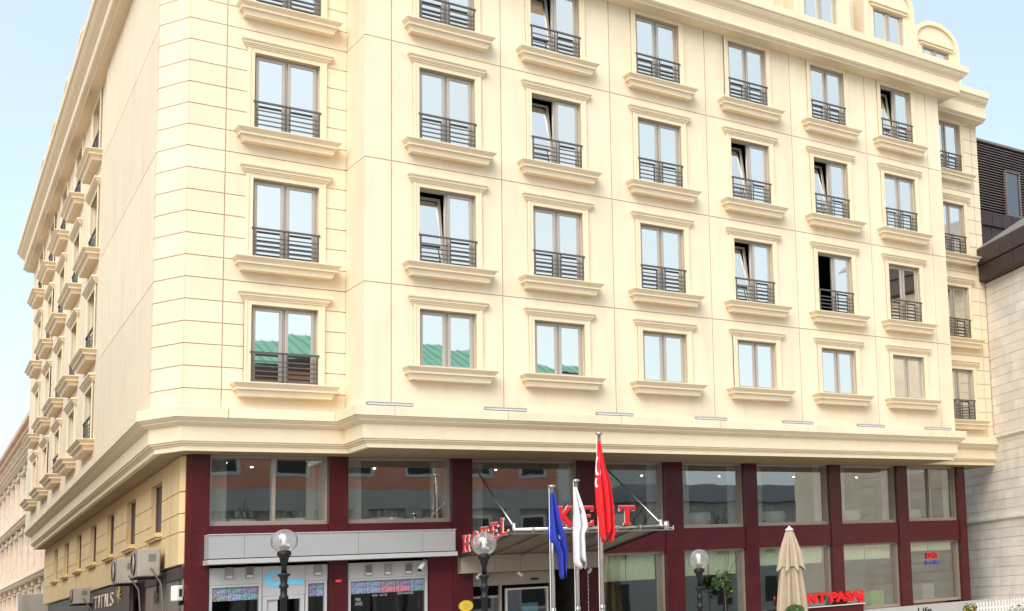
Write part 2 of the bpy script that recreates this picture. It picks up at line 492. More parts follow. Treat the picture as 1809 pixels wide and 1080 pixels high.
def rail_kit(w, kx=1.0):
    key = ('rail', round(w, 3), kx)
    if key in KIT: return KIT[key]
    k = {}; hw = w / 2 - .005; H = .80; t = .022 * kx
    mb = MB(); mb.box(-hw - .03, hw + .03, .015, .075, H - .045, H)
    mb.box(-hw, -hw + t * 1.6, .03, .06, 0, H - .045); mb.box(hw - t * 1.6, hw, .03, .06, 0, H - .045)
    k['balcony_railing'] = mesh_of(mb, 'balcony_railing', M['rail'], .003)
    mb = MB(); mb.box(-t * .7, t * .7, .035, .06, .0, H - .045); k['post'] = mesh_of(mb, 'railing_post', M['rail'])
    mb = MB(); mb.box(-(hw - .035) / 2, (hw - .035) / 2, .036, .06, 0, .030); k['bar'] = mesh_of(mb, 'railing_bar', M['rail'])
    k['hw'] = hw; KIT[key] = k
    return k

def add_window(fr, u, z, w, h, o=0.0, kx=1.0, rail=False, left='shut', head=True, sill=True):
    k = window_kit(w, h, kx, head)
    x, y, zz = fr.p(u, o, z)
    win = link('window', k['window'], HOTEL, (x, y, zz), (0, 0, fr.a))
    link('window_frame', k['window_frame'], win)
    if head: link('lintel_moulding', k['lintel_moulding'], win)
    if sill: link('window_sill', k['window_sill'], win)
    for s in (-1, 1):
        st = left if s < 0 else 'shut'
        loc, rot = (s * k['sx'], 0, .05), (0, 0, 0)
        if st == 'tilt': loc = (s * k['sx'], .02, .05); rot = (-R(9.5), 0, 0)
        if st == 'open': loc = (s * (k['sx'] + k['sw'] / 2), .16, .05); rot = (0, 0, R(80))
        if st == 'open':
            sub = link('sash', k['sash'], win, (loc[0] + math.cos(R(80)) * k['sw'] / 2, loc[1] + math.sin(R(80)) * k['sw'] / 2, .05), rot)
        else:
            sub = link('sash', k['sash'], win, loc, rot)
        jit = (R(random.uniform(-.25, .25)), 0, R(random.uniform(-.3, .3)))
        link('pane', k['pane'], win, tuple(sub.location), tuple(rot[i] + jit[i] for i in range(3)))
    if rail:
        rk = rail_kit(w, kx)
        r = link('balcony_railing', rk['balcony_railing'], HOTEL, (x, y, zz), (0, 0, fr.a))
        for px in (-.045 * kx, .045 * kx, -rk['hw'] + .10 * kx, rk['hw'] - .10 * kx)[:2]:
            link('railing_post', rk['post'], r, (px, 0, 0))
        for zb in (.07, .19, .31, .43, .55):
            for s in (-1, 1):
                link('railing_bar', rk['bar'], r, (s * (rk['hw'] - .035) / 2 + s * .012, 0, zb))
    return win

G = .011       # half of a joint
def panel(name, fr, u0, u1, z0, z1, holes=(), m='cream', lab=None):
    mb = MB(); holes_wall(mb, fr, u0 + G, u1 - G, z0 + G, z1 - G, [h for h in holes], 0, -.06)
    return mb.build(name, M[m], HOTEL)

ZB, ZT = -6.34, 6.02
LV = [ZB, -3.2, 0, 3.2, ZT]
wall = MB()

# main front
VX = [0, .615, 3.369, 6.489, 9.599, 12.703, 15.746, 18.474, XE]
mh = []
for c in range(6):
    for r in range(4):
        mh.append((COLX[c] - COLW[c] / 2, COLX[c] + COLW[c] / 2, ROWZ[r], ROWZ[r] + ROWH[r]))
holes_wall(wall, F_main, .03, XE - .03, ZB - .2, ZT, mh, -.045, -.3, -.3)
for i in range(8):
    for j in range(4):
        hs = [h for h in mh if VX[i] < h[0] < VX[i + 1] and LV[j] < (h[2] + h[3]) / 2 < LV[j + 1]]
        panel('wall_panel', F_main, VX[i], VX[i + 1], LV[j], LV[j + 1], hs)
STATE = {(1, 0): 'tilt', (5, 0): 'tilt', (1, 1): 'tilt', (3, 1): 'tilt', (4, 1): 'tilt', (0, 2): 'tilt', (3, 2): 'tilt', (4, 2): 'open'}
for c in range(6):
    for r in range(4):
        add_window(F_main, COLX[c], ROWZ[r], COLW[c], ROWH[r], rail=(r < 3), left=STATE.get((c, r), 'shut'))
# the inner room of the open window keeps a brown curtain
cb = MB()
n = 9
for i in range(n):
    a = COLX[4] - .66 + i * .045; cb.box(a, a + .05, -.62 - .03 * (i % 2), -.58 - .03 * (i % 2), ROWZ[2], ROWZ[2] + 2.0)
cb.build('curtain', mat('brown_curtain', (.16, .06, .035), .9), HOTEL)

# return between wing and main front
holes_wall(wall, F_ret, .05, D - .03, ZB - .2, ZT, [], -.045, -.3)
for j in range(4): panel('wall_panel', F_ret, 0.005, D, LV[j], LV[j + 1])

# wing with rusticated blocks
WX = -1.345; WWD = 1.44
WZ = [3.82, .60, -2.62, -5.70]; WH = [2.02, 2.04, 2.04, 1.95]
wh = [(WX - WWD / 2, WX + WWD / 2, WZ[r], WZ[r] + WH[r]) for r in range(4)]
holes_wall(wall, F_wing, -WW + .03, -.03, ZB - .2, ZT, wh, -.045, -.3, -.3)
RS = 3.2 / 6
rows = [(-6.4 + k * RS, -6.4 + (k + 1) * RS) for k in range(24)]
rows[0] = (ZB, rows[0][1]); rows[-1] = (rows[-1][0], ZT)
rows = [r for r in rows if r[1] - r[0] > .05]
cz = .15
for (z0, z1) in rows:
    panel('rusticated_block', F_wing, -WW, -2.65, z0, z1)
    hit = [h for h in wh if h[2] - .02 < z0 + .4 and z1 - .4 < h[3] + .25]
    hit = [h for h in hit if not (z1 <= h[2] + .25 or z0 >= h[3] + .12)]
    if hit:
        h = hit[0]; ca, cb_, cz0_, cz1_ = WX - WWD / 2 - .135, WX + WWD / 2 + .135, h[2], h[3] + .08
        if cz0_ <= z0 + .03 and cz1_ >= z1 - .03:
            panel('rusticated_block', F_wing, -2.65, ca, z0, z1)
            panel('rusticated_block', F_wing, cb_, .012, z0, z1)
        else:
            panel('rusticated_block', F_wing, -2.65, .012, z0, z1, [(ca, cb_, max(cz0_, z0 + G), min(cz1_, z1 - G))])
    else:
        panel('rusticated_block', F_wing, -2.65, .012, z0, z1)
for r in range(4): add_window(F_wing, WX, WZ[r], WWD, WH[r], rail=True)
# chamfered corner and the strip of side wall behind it
holes_wall(wall, F_cham, .03, CH - .03, ZB - .2, ZT, [], -.045, -.3)
holes_wall(wall, F_side, -SREC + .02, -.03, ZB - .2, ZT, [], -.045, -.3)
for (z0, z1) in rows:
    panel('rusticated_block', F_cham, 0, CH, z0, z1)
    panel('rusticated_block', F_side, -.30, 0, z0, z1)
for j in range(4): panel('wall_panel', F_side, -SREC, -.28, LV[j], LV[j + 1])

# side wall with five window columns
SW, SHW = 2.15, 1.5
SC_ = [14.25 + 5.42 * k - SREC for k in range(5)]
SZ = [3.82, .60, -2.62, -5.45]; SH = [2.02, 2.04, 2.04, 1.75]
sh = [(-s - SW / 2, -s + SW / 2, SZ[r], SZ[r] + SH[r]) for s in SC_ for r in range(4)]
sw_ = MB(); holes_wall(sw_, F_side2, -(SEND - SREC), 0, ZB - .2, ZT, sh, 0, -.4, -.3)
sw_.build('side_wall', M['cream'], HOTEL)
for k, s in enumerate(SC_):
    for r in range(4):
        add_window(F_side2, -s, SZ[r], SW, SH[r], kx=1.5, rail=(r < 3 or k in (0, 2)))
# right bay
BX = 20.65; BW = 1.40
bh = [(BX - BW / 2, BX + BW / 2, WZ[r], WZ[r] + WH[r]) for r in range(4)]
holes_wall(wall, F_bay, XE - .6, XB - .02, ZB - .2, ZT, bh, -.045, -.3, -.3)
for (z0, z1) in rows:
    hit = [h for h in bh if not (z1 <= h[2] + .25 or z0 >= h[3] + .12)]
    if hit:
        h = hit[0]; ca, cb_, cz0_, cz1_ = BX - BW / 2 - .135, BX + BW / 2 + .135, h[2], h[3] + .08
        if cz0_ <= z0 + .03 and cz1_ >= z1 - .03:
            panel('rusticated_block', F_bay, XE - .2, ca, z0, z1)
            panel('rusticated_block', F_bay, cb_, 21.93, z0, z1)
        else:
            panel('rusticated_block', F_bay, XE - .2, 21.93, z0, z1, [(ca, cb_, max(cz0_, z0 + G), min(cz1_, z1 - G))])
    else:
        panel('rusticated_block', F_bay, XE - .2, 21.93, z0, z1)
    panel('rusticated_block', F_bay, 21.93, XB, z0, z1)
for r in range(4): add_window(F_bay, BX, WZ[r], BW, WH[r], rail=True)
wall.build('wall', M['cream'], HOTEL)

# dark rooms behind the upper windows
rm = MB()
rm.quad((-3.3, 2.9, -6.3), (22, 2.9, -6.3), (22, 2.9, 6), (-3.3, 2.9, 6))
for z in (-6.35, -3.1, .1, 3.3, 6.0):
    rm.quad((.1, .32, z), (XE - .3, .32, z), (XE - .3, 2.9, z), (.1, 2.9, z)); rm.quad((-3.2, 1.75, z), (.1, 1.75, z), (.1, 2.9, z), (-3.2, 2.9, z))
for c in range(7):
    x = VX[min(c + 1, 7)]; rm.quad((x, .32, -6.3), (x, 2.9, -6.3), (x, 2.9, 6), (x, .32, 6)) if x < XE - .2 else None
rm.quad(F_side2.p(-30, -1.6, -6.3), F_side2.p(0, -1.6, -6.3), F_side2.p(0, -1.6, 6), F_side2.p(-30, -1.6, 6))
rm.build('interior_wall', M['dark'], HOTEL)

# cornices
def far(o, s=SEND): return (PS[0] + _sd2[0] * s + _sn[0] * o, PS[1] + _sd2[1] * s + _sn[1] * o)
path_hi = [far(-.24), (PS[0] + .22, PS[1] + .04), (-WW, D), (0, D), (0, 0), (XE, 0), (XE, BY), (XB, BY)]
path_lo = [far(-.30), PS, (-WW, D), (0, D), (0, 0), (XE, 0), (XE, BY), (XB + .05, BY)]
mb = MB()
sweep(mb, path_lo, [(-.28, -6.58), (.25, -6.585), (.245, -6.60), (.20, -6.64), (.17, -6.655), (.165, -6.68), (.10, -6.73), (.055, -6.745), (.05, -6.76), (.03, -6.765), (.03, -7.11), (.0, -7.115), (-.005, -7.155), (-.05, -7.16), (-.055, -7.20), (-.09, -7.22), (-.09, -7.33), (-.28, -7.33)])
mb.build('lower_cornice', M['cream2'], HOTEL)
def slabs(a, b, n, name='cornice_slab'):
    for i in range(n):
        t0, t1 = i / n, (i + 1) / n
        L = math.hypot(b[0] - a[0], b[1] - a[1]); e = .006 / L
        p = [(a[0] + (b[0] - a[0]) * t, a[1] + (b[1] - a[1]) * t) for t in (t0 + e, t1 - e)]
        yield p
PR = [(-.2, -6.578), (.27, -6.578), (.272, -6.35), (.26, -6.34), (-.2, -6.32)]
# joints of the top slab of the lower cornice: short corner pieces are mitred, long runs cut into lengths
mid = lambda a, b, t: (a[0] + (b[0] - a[0]) * t, a[1] + (b[1] - a[1]) * t)
pl = path_lo
def cut_runs():
    runs = []
    # side
    A, B = pl[0], pl[1]
    k = 9
    for i in range(k): runs.append([mid(A, B, i / k + .0004), mid(A, B, (i + 1) / k - .0004)] if i < k - 1 else [mid(A, B, i / k), B, mid(B, pl[2], .999), pl[2], mid(pl[2], pl[3], .25)])
    runs.append([mid(pl[2], pl[3], .254), mid(pl[2], pl[3], .91)])
    runs.append([mid(pl[2], pl[3], .914), pl[3], pl[4], (.61, 0)])
    xs = [.615, 3.369, 6.489, 9.599, 12.703, 15.746, 18.474]
    for a, b in zip(xs[:-1], xs[1:]): runs.append([(a + .006, 0), (b - .006, 0)])
    runs.append([(18.48, 0), pl[5], pl[6], (XE + .4, BY)])
    runs.append([(XE + .41, BY), pl[7]])
    return runs
for rr in cut_runs():
    mb = MB(); rr = [rr[0]] + [p for i, p in enumerate(rr[1:], 1) if math.hypot(p[0] - rr[i - 1][0], p[1] - rr[i - 1][1]) > .02]
    sweep(mb, rr, PR); mb.build('cornice_slab', M['cream'], HOTEL)
mb = MB()
sweep(mb, path_hi, [(-.3, 5.97), (.0, 5.97), (.47, 6.0), (.48, 6.04), (.50, 6.05), (.56, 6.08), (.60, 6.12), (.60, 6.15), (.575, 6.16), (.575, 6.55), (.60, 6.56), (.60, 6.59), (.64, 6.63), (.72, 6.70), (.78, 6.79), (.79, 6.83), (.83, 6.84), (.845, 6.86), (.85, 7.08), (.80, 7.1), (-.3, 7.12)])
mb.build('top_cornice', M['cream2'], HOTEL)
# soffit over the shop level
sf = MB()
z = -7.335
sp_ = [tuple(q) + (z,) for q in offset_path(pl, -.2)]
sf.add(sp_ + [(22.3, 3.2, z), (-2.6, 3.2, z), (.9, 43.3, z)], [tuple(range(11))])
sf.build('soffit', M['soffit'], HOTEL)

# attic storey and dormers
at = MB()
at.box(-2.2, 18.25, -1.6, -.75, 7.0, 9.7)
at.box(18.2, 21.9, -3.2, -2.35, 7.0, 9.3)
Fa = F_side
at.box(-SEND, -.6, -1.6, -.8, 7.0, 9.4, Fa)
at.build('attic_wall', M['cream'], HOTEL)
def dormer(fr, u, o, w=2.2, ww=1.36, top=8.78, kx=1.0):
    hw = w / 2
    def arch(hw_, z0, zs, rise, n=14):
        pts = [(-hw_, z0)] + [(-hw_ * math.cos(math.pi * i / n), zs + rise * math.sin(math.pi * i / n)) for i in range(n + 1)] + [(hw_, z0)]
        return pts
    A = arch(hw, 7.08, 9.05, .80)
    mb = MB()
    # front with opening: four pieces around the window plus the arch above
    zs = top - .02
    front = []
    for (a, b, c, d) in ((-hw, -ww / 2, 7.08, zs), (ww / 2, hw, 7.08, zs)):
        mb.box(u + a, u + b, o - 1.6, o, c, d, fr)
    up = [(p[0], max(p[1], zs)) for p in A if p[1] >= zs or True]
    up = [(-hw, zs)] + [(x, zz) for x, zz in A[1:-1]] + [(hw, zs)]
    mb.rings([[fr.p(u + x, o - 1.6, zz) for x, zz in up], [fr.p(u + x, o, zz) for x, zz in up]])
    d = mb.build('dormer', M['cream'], HOTEL)
    mb = MB()
    inn = arch(hw - .13, 7.08, 9.05, .69); out = arch(hw + .04, 7.08, 9.05, .86)
    for i in range(len(inn) - 1):
        P = [inn[i], inn[i + 1], out[i + 1], out[i]]
        mb.rings([[fr.p(u + x, o + .0, zz) for x, zz in P], [fr.p(u + x, o + .09, zz) for x, zz in P]])
    mb.build('arch_moulding', M['cream2'], d)
    mb = MB(); mb.box(u - ww / 2 - .12, u + ww / 2 + .12, o, o + .07, top + .02, top + .12, fr); mb.box(u - ww / 2 - .18, u + ww / 2 + .18, o, o + .12, top + .125, top + .2, fr)
    mb.build('lintel_moulding', M['cream2'], d)
    h = top - 7.15
    mb = MB()
    for (a, b) in ((-ww / 2, -ww / 2 + .06), (-.03, .03), (ww / 2 - .06, ww / 2)): mb.box(u + a, u + b, o - .2, o - .1, 7.15, top, fr)
    mb.box(u - ww / 2 + .06, u + ww / 2 - .06, o - .2, o - .1, top - .07, top - .005, fr)
    for s in (-1, 1):
        a, b = sorted((s * .03, s * .09)); mb.box(u + a, u + b, o - .19, o - .08, 7.15, top - .07, fr)
        a, b = sorted((s * (ww / 2 - .06), s * (ww / 2 - .12))); mb.box(u + a, u + b, o - .19, o - .08, 7.15, top - .07, fr)
    mb.build('window_frame', M['frame'], d)
    for s in (-1, 1):
        a, b = sorted((s * .09, s * (ww / 2 - .12)))
        mb = MB(); mb.box(u + a, u + b, o - .16, o - .14, 7.15, top - .08, fr); mb.build('pane', M['pane'], d)
for c in range(6): dormer(F_main, COLX[c], -.15)
dormer(F_bay, BX, -.3, top=8.85)
dormer(F_wing, WX, -.15)
for k in range(-2, 4):
    dormer(F_side, -(18.6 + 5.42 * k), .05, w=3.2, ww=1.9, top=8.7)
mb = MB(); mb.box(15.25, 15.62, -.5, -.46, 7.1, 9.6); mb.build('terrace_screen', M['teal'], HOTEL)
mb = MB(); mb.box(15.2, 15.25, -.52, -.44, 7.1, 9.6); mb.box(15.62, 15.67, -.52, -.44, 7.1, 9.6); mb.build('screen_frame', M['whitepaint'], HOTEL)

# ------------------------------------------------------------------ shop level of the hotel
YG, YP = 2.42, 2.15
PIL = [(-3.05, -2.68), (-.13, .31), (2.85, 3.38), (6.38, 6.98), (9.09, 9.68), (11.87, 12.33), (15.19, 15.64), (18.10, 18.56), (20.96, 21.32)]
for i, (a, b) in enumerate(PIL):
    mb = MB()
    cuts = [-13.3, -11.4, -10.06, -9.2, -7.33]
    for z0, z1 in zip(cuts[:-1], cuts[1:]): mb.box(a, b, -YG - .12, -YP, z0 + .004, z1 - .004)
    mb.box(a + .01, b - .01, -YG - .1, -YP - .01, -13.3, -7.33)
    mb.build('pillar', M['wine'], HOTEL)
mb = MB(); mb.rings([[(-3.05, 2.16, z), (-3.13, 2.30, z), (-3.10, 2.75, z), (-3.05, 2.75, z)] for z in (-13.3, -7.34)]); mb.build('corner_pillar', M['wine'], HOTEL)
BAYS = [(PIL[i][1], PIL[i + 1][0]) for i in range(8)]
MZ = [-9.05, -9.05, -9.55, -9.38, -9.38, -9.37, -9.36, -9.33]
for i, (a, b) in enumerate(BAYS):
    zb = MZ[i]; zt = -7.34
    f = MB()
    mull = {0: [-1.31], 7: [19.72]}.get(i, [])
    ring(f, a, b, zb, zt, .055, YG - .1, YG + .05, .11)
    for x in mull: f.box(x - .035, x + .035, -YG - .05, -YG + .10, zb + .11, zt - .055)
    f.box(b - .17, b - .06, -YG - .05, -YG - .01, zb + .11, zt - .055)
    fo = f.build('shop_window', M['shopframe'], HOTEL)
    xs = [a + .05] + mull + [b - .05]
    for x0, x1 in zip(xs[:-1], xs[1:]):
        p = MB(); p.box(x0, x1, -YG - .015, -YG + .0, zb + .1, zt - .05); p.build('pane', M['shop'], fo)
    zl = -10.06
    s = MB(); s.box(a + .004, b - .004, -YG - .1, -YP - .05, zl, zb); s.build('spandrel', M['wine2'], HOTEL)
    if i >= 3:
        zb2 = [0, 0, 0, -12.32, -12.32, -12.32, -12.32, -12.26][i]
        f = MB(); ring(f, a, b, zb2, zl, .06, YG - .1, YG + .05, .10)
        f.box(b - .20, b - .07, -YG - .05, -YG - .01, zb2 + .1, zl - .06)
        fo = f.build('shop_window', M['shopframe'], HOTEL)
        p = MB(); p.box(a + .05, b - .05, -YG - .015, -YG, zb2 + .09, zl - .055); p.build('pane', M['shop'], fo)
# white plinth under the shop windows
for i in range(14):
    x0 = 8.9 + i * .98
    mb = MB(); mb.box(x0 + .004, x0 + .976, -YG - .05, -YP + .06, -13.3, -12.335); mb.build('plinth_slab', M['white'], HOTEL)
# interior of the restaurant and shop floors
F_low0 = F(-3.2, 2.6, -(math.pi / 2 + T + R(.3)))
mb = MB(); mb.box(-2.4, 21.2, -7.6, -7.5, -13.3, -7.3); mb.box(21.2, 21.3, -7.5, -2.6, -13.3, -7.3); mb.box(-5.2, -.1, -.75, -.7, -13.3, -7.3, F_low0); mb.build('interior_wall', M['room'], HOTEL)
mb = MB(); mb.box(-2.4, 21.15, -7.5, -2.55, -9.85, -9.6); mb.box(-2.4, 21.15, -7.5, -2.55, -13.3, -13.2); mb.build('interior_floor', M['roomfloor'], HOTEL)
mb = MB(); mb.box(-2.4, 21.15, -7.5, -2.55, -7.30, -7.2); mb.build('interior_ceiling', M['room'], HOTEL)
def pleats(x0, x1, z0, z1, y, m, name='curtain', n=None, amp=.035):
    n = n or max(6, int((x1 - x0) / .07)); mb = MB(); L = []
    for z in (z0, (z0 + z1) / 2, z1):
        top = [(x0 + (x1 - x0) * i / n + random.uniform(-.006, .006), y + amp * (1 if i % 2 else -1) + random.uniform(-.01, .01), z) for i in range(n + 1)]
        L.append(top)
    b = 0
    for r in L: mb.v += r
    for j in range(2):
        for i in range(n):
            mb.f.append((j * (n + 1) + i, j * (n + 1) + i + 1, (j + 1) * (n + 1) + i + 1, (j + 1) * (n + 1) + i))
    return mb.build(name, M[m], HOTEL, smooth=True)
for i, (a, b) in enumerate(BAYS):
    zb = MZ[i] + .1
    pleats(a + .1, a + .42, zb, -7.4, YG + .16, 'curtain'); pleats(b - .42, b - .1, zb, -7.4, YG + .16, 'curtain')
# roman blinds
for i, zb in zip(range(3, 8), (-10.86, -10.82, -10.62, -10.58, -10.37)):
    a, b = BAYS[i]; m_ = (a + b) / 2 - .1
    for (x0, x1) in ((a + .07, m_ - .012), (m_ + .012, b - .22)):
        bl = pleats(x0, x1, zb, -10.1, YG + .09, 'blind', 'roman_blind', n=24, amp=.008)
        h = MB(); h.box(x0, x1, -YG - .10, -YG - .07, zb - .03, zb); h.build('blind_hem', M['tablecloth'], bl)
# ceiling spots
for i, (a, b) in enumerate(BAYS):
    for (dx, y) in ((.3, 4.2), (.62, 5.2), (.45, 6.6)):
        x = a + (b - a) * dx; mb = MB(); mb.lathe(x, y, [(.03, -7.325), (.03, -7.305)], 10); mb.build('downlight', M['downlight'], HOTEL)
    if i >= 3:
        for (dx, y) in ((.3, 4.6), (.7, 5.6)):
            x = a + (b - a) * dx; mb = MB(); mb.lathe(x, y, [(.03, -9.875), (.03, -9.855)], 10); mb.build('downlight', M['downlight'], HOTEL)
# dining tables behind the mezzanine glass
tb = thing('dining_table', 'white clothed table left of the mullion in the leftmost upper shop window', 'table', (-1.9, 3.2, -9.6), 'restaurant tables behind the glass')
mb = MB(); mb.lathe(0, 0, [(.46, .30), (.47, .55), (.45, .735), (.44, .74)], 20); mb.build('tablecloth', M['tablecloth'], tb, True)
mb = MB(); mb.lathe(0, 0, [(.22, 0), (.22, .03), (.04, .05), (.04, .6)], 12); mb.build('pedestal', M['iron'], tb)
for k in range(3):
    mb = MB(); x = -.2 + .2 * k; mb.lathe(x, -.1 + .1 * k, [(.03, .74), (.008, .76), (.008, .83), (.035, .87), (.03, .95)], 8); mb.build('wine_glass', M['globe'], tb)
TBL = ['right of the mullion in the leftmost upper shop window', 'in the upper shop window over the security camera', 'farther back in the upper window over the security camera', 'in the upper window right of the canopy rod', 'in the upper window above the third street lamp',
       'near the glass in the upper window above the parasol', 'farther back in the upper window above the parasol', 'in the upper window above the KENT PASAJ letters', 'in the last upper window beside the stone building']
for (x, y), lb in zip(((-.7, 3.0), (1.5, 3.1), (2.2, 4.4), (8.0, 3.3), (10.7, 3.2), (13.4, 3.1), (14.4, 4.2), (16.6, 3.2), (19.3, 3.1)), TBL):
    dup(tb, (x, y, -9.6), label='white clothed table ' + lb)
ch = thing('dining_chair', 'dark chair left of the mullion behind the leftmost upper shop window', 'chair', (-2.35, 3.0, -9.6), 'restaurant chairs behind the glass')
mb = MB(); mb.box(-.21, .21, -.21, .21, .43, .48); mb.build('seat', M['darkwood'], ch)
mb = MB(); mb.box(-.21, .21, .18, .22, .55, .95); mb.build('backrest', M['darkwood'], ch)
for sx in (-.19, .19):
    for sy in (-.19, .19):
        mb = MB(); mb.box(sx - .018, sx + .018, -sy - .018, -sy + .018, 0, .43 if sy > 0 else .95); mb.build('leg', M['darkwood'], ch)
CHL = ['beside the table right of the mullion in the leftmost upper window', 'left of the table in the upper window over the security camera', 'right of the table in the upper window over the security camera', 'left of the table in the upper window right of the canopy rod',
       'left of the table in the upper window above the third lamp', 'right of the table in the upper window above the third lamp', 'left of the table in the upper window above the parasol', 'right of the table in the upper window above the parasol', 'left of the table above the KENT PASAJ letters', 'right of the table above the KENT PASAJ letters', 'beside the table in the last upper window']
for (x, y, a), lb in zip(((-1.15, 3.0, 1.4), (.95, 3.0, -1.5), (2.1, 3.05, 1.6), (7.4, 3.2, -1.5), (10.1, 3.15, -1.5), (11.35, 3.1, 1.5), (12.8, 3.0, -1.4), (14.0, 3.1, 1.6), (16.0, 3.1, -1.5), (17.25, 3.1, 1.5), (20.0, 3.0, 1.5)), CHL):
    dup(ch, (x, y, -9.6), a, 'dark chair ' + lb)
# low side wall (cream, grooved) under the side overhang
TL = T + R(.3)
F_low = F(-3.2, 2.6, -(math.pi / 2 + TL))
LS0 = .0
lz = [-7.34, -8.2, -8.72, -9.16, -9.93]
lw = [(-s - 2.0, -s, -8.98, -7.66) for s in [2.85 + 5.15 * k for k in range(7)]]
lwb = MB(); holes_wall(lwb, F_low, -41.3, 0, -9.93, -7.34, lw, -.03, -.6, -.33)
lwb.build('low_wall', M['lowcream'], HOTEL)
for z0, z1 in zip(lz[1:], lz[:-1]):
    if lw[0][2] < z0 and lw[0][3] > z1:         # this course is cut into blocks by the windows
        xs = sorted([-41.3, 0] + [x for h in lw for x in h[:2]])
        for x0, x1 in zip(xs[::2], xs[1::2]):
            mb = MB(); mb.box(x0, x1, -.04, 0, z0 + .012, z1 - .012, F_low); mb.build('wall_course', M['lowcream'], HOTEL)
        continue
    mb = MB(); holes_wall(mb, F_low, -41.3, 0, z0 + .012, z1 - .012, [(h[0], h[1], max(h[2], z0 + .012), min(h[3], z1 - .012)) for h in lw if h[3] > z0 + .02 and h[2] < z1 - .02], 0, -.04)
    mb.build('wall_course', M['lowcream'], HOTEL)
for h in lw:
    mb = MB(); mb.box(h[0] - .12, h[1] + .12, -.02, .13, -9.09, -8.985, F_low); mb.box(h[0] - .05, h[1] + .05, -.02, .09, -9.15, -9.09, F_low)
    sl = mb.build('window_sill', M['lowcream'], HOTEL)
    mb = MB(); mb.box(h[0], h[1], -.18, -.15, -8.98, -7.66, F_low); wn = mb.build('low_window', M['slate'], HOTEL)
    mb = MB()
    for (a, b) in ((h[0], h[0] + .07), (h[1] - .07, h[1]), ((h[0] + h[1]) / 2 - .04, (h[0] + h[1]) / 2 + .04)): mb.box(a, b, -.148, -.11, -8.98, -7.66, F_low)
    mb.build('window_frame', mat('brown_frame', (.14, .07, .05), .5), wn)
c0, c1 = F_low.p(0, 0, 0), (-3.1, 2.34, 0)
_ca = math.atan2(c1[1] - c0[1], c1[0] - c0[0]); F_lc = F(c0[0], c0[1], _ca); LCL = math.hypot(c1[0] - c0[0], c1[1] - c0[1])
for z0, z1 in zip(lz[1:], lz[:-1]):
    mb = MB(); mb.box(0, LCL, -.3, 0, z0 + .012, z1 - .012, F_lc); mb.build('wall_course', M['lowcream'], HOTEL)
# shop fronts under the low wall
mb = MB(); mb.box(-40, .15, -.6, -.12, -13.3, -9.97, F_low); mb.build('side_shopfront', M['darkwood'], HOTEL)
for i in range(7):
    mb = MB(); a = -.25 - (i + 1) * .82
    mb.box(a + .01, a + .81, -.12, -.06, -13.2, -10.28, F_low); mb.build('cladding_panel', M['greycladding'], HOTEL)
mb = MB(); mb.box(-6.0, .1, -.12, -.03, -10.27, -9.98, F_low); mb.build('fascia', M['darkwood'], HOTEL)
for i in range(7):
    mb = MB(); mb.box(-4.3, -3.5, -.06, -.035, -10.72 + i * .05, -10.69 + i * .05, F_low); mb.build('vent_slat', M['black'], HOTEL)

# ------------------------------------------------------------------ exchange shop in the two left bays
SHOP = thing('exchange_shopfront', 'white panelled money exchange front with banknote posters and blue logo', 'shopfront')
for (a, b, spl) in ((-2.66, -.14, [-2.66, -1.56, -.64, -.14]), (.32, 2.24, [.32, 2.24])):
    for x0, x1 in zip(spl[:-1], spl[1:]):
        door = (x0 == -1.56)
        mb = MB(); mb.box(x0 + .004, x1 - .004, -2.34, -2.2, -10.78 if door else -10.46, -9.95); mb.build('fascia_panel', M['white'], SHOP)
        zt = -10.785 if door else -10.465
        mb = MB(); ring(mb, x0 + .01, x1 - .01, -13.25, zt, .06 if not door else .09, 2.2, 2.32); fr_ = mb.build('shop_door' if door else 'shop_window', M['white'], SHOP)
        if door:
            mb = MB(); mb.box(x0 + .10, x0 + .34, -2.29, -2.25, -13.2, zt - .09); mb.build('door_leaf', M['white'], SHOP)
        mb = MB(); mb.box(x0 + .07, x1 - .07, -2.30, -2.28, -13.2, zt - .06); mb.build('pane', glass('dark_shop_glass', .10, (.12, .12, .12), (.9, .9, .9)) if 'dark_shop_glass' not in bpy.data.materials else bpy.data.materials['dark_shop_glass'], fr_)
        if not door:
            wdt = x1 - x0 - .15; nx = max(2, round(wdt / .33)); cw = wdt / nx
            for ix in range(nx):
                for iz in range(2):
                    mb = MB(); mb.box(-cw / 2 + .003, cw / 2 - .003, -.004, .004, -.078, .078)
                    k = random.randrange(6) if a > 0 else random.choice([0, 3, 1, 0, 5])
                    if a > 0 and 2 <= ix <= 3 and iz == 1: k = 2
                    mb.build('banknote_print', NOTES[k], SHOP, loc=(x0 + .075 + cw * (ix + .5), 2.262, zt - .06 - .08 - iz * .16))
# square lights in the white band
LS = [(-2.25, -10.19), (-1.83, -10.19), (-.36, -10.2), (.80, -10.26), (1.26, -10.26), (1.76, -10.26)]
_hy = 2.2
for i, (x, z) in enumerate(LS):
    mb = MB(); ring(mb, x - .085, x + .085, z - .14, z + .14, .018, _hy - .03, _hy - .001); o = mb.build('square_light', M['acbody'], SHOP)
    mb = MB(); mb.box(x - .066, x + .066, -_hy + .001, -_hy + .012, z - .06, z + .12); mb.build('lens', M['lampcap'] if i % 2 else M['acbody'], o)
    mb = MB(); mb.box(x - .066, x + .066, -_hy + .001, -_hy + .022, z - .12, z - .062); mb.build('tube', M['tablecloth'], o)
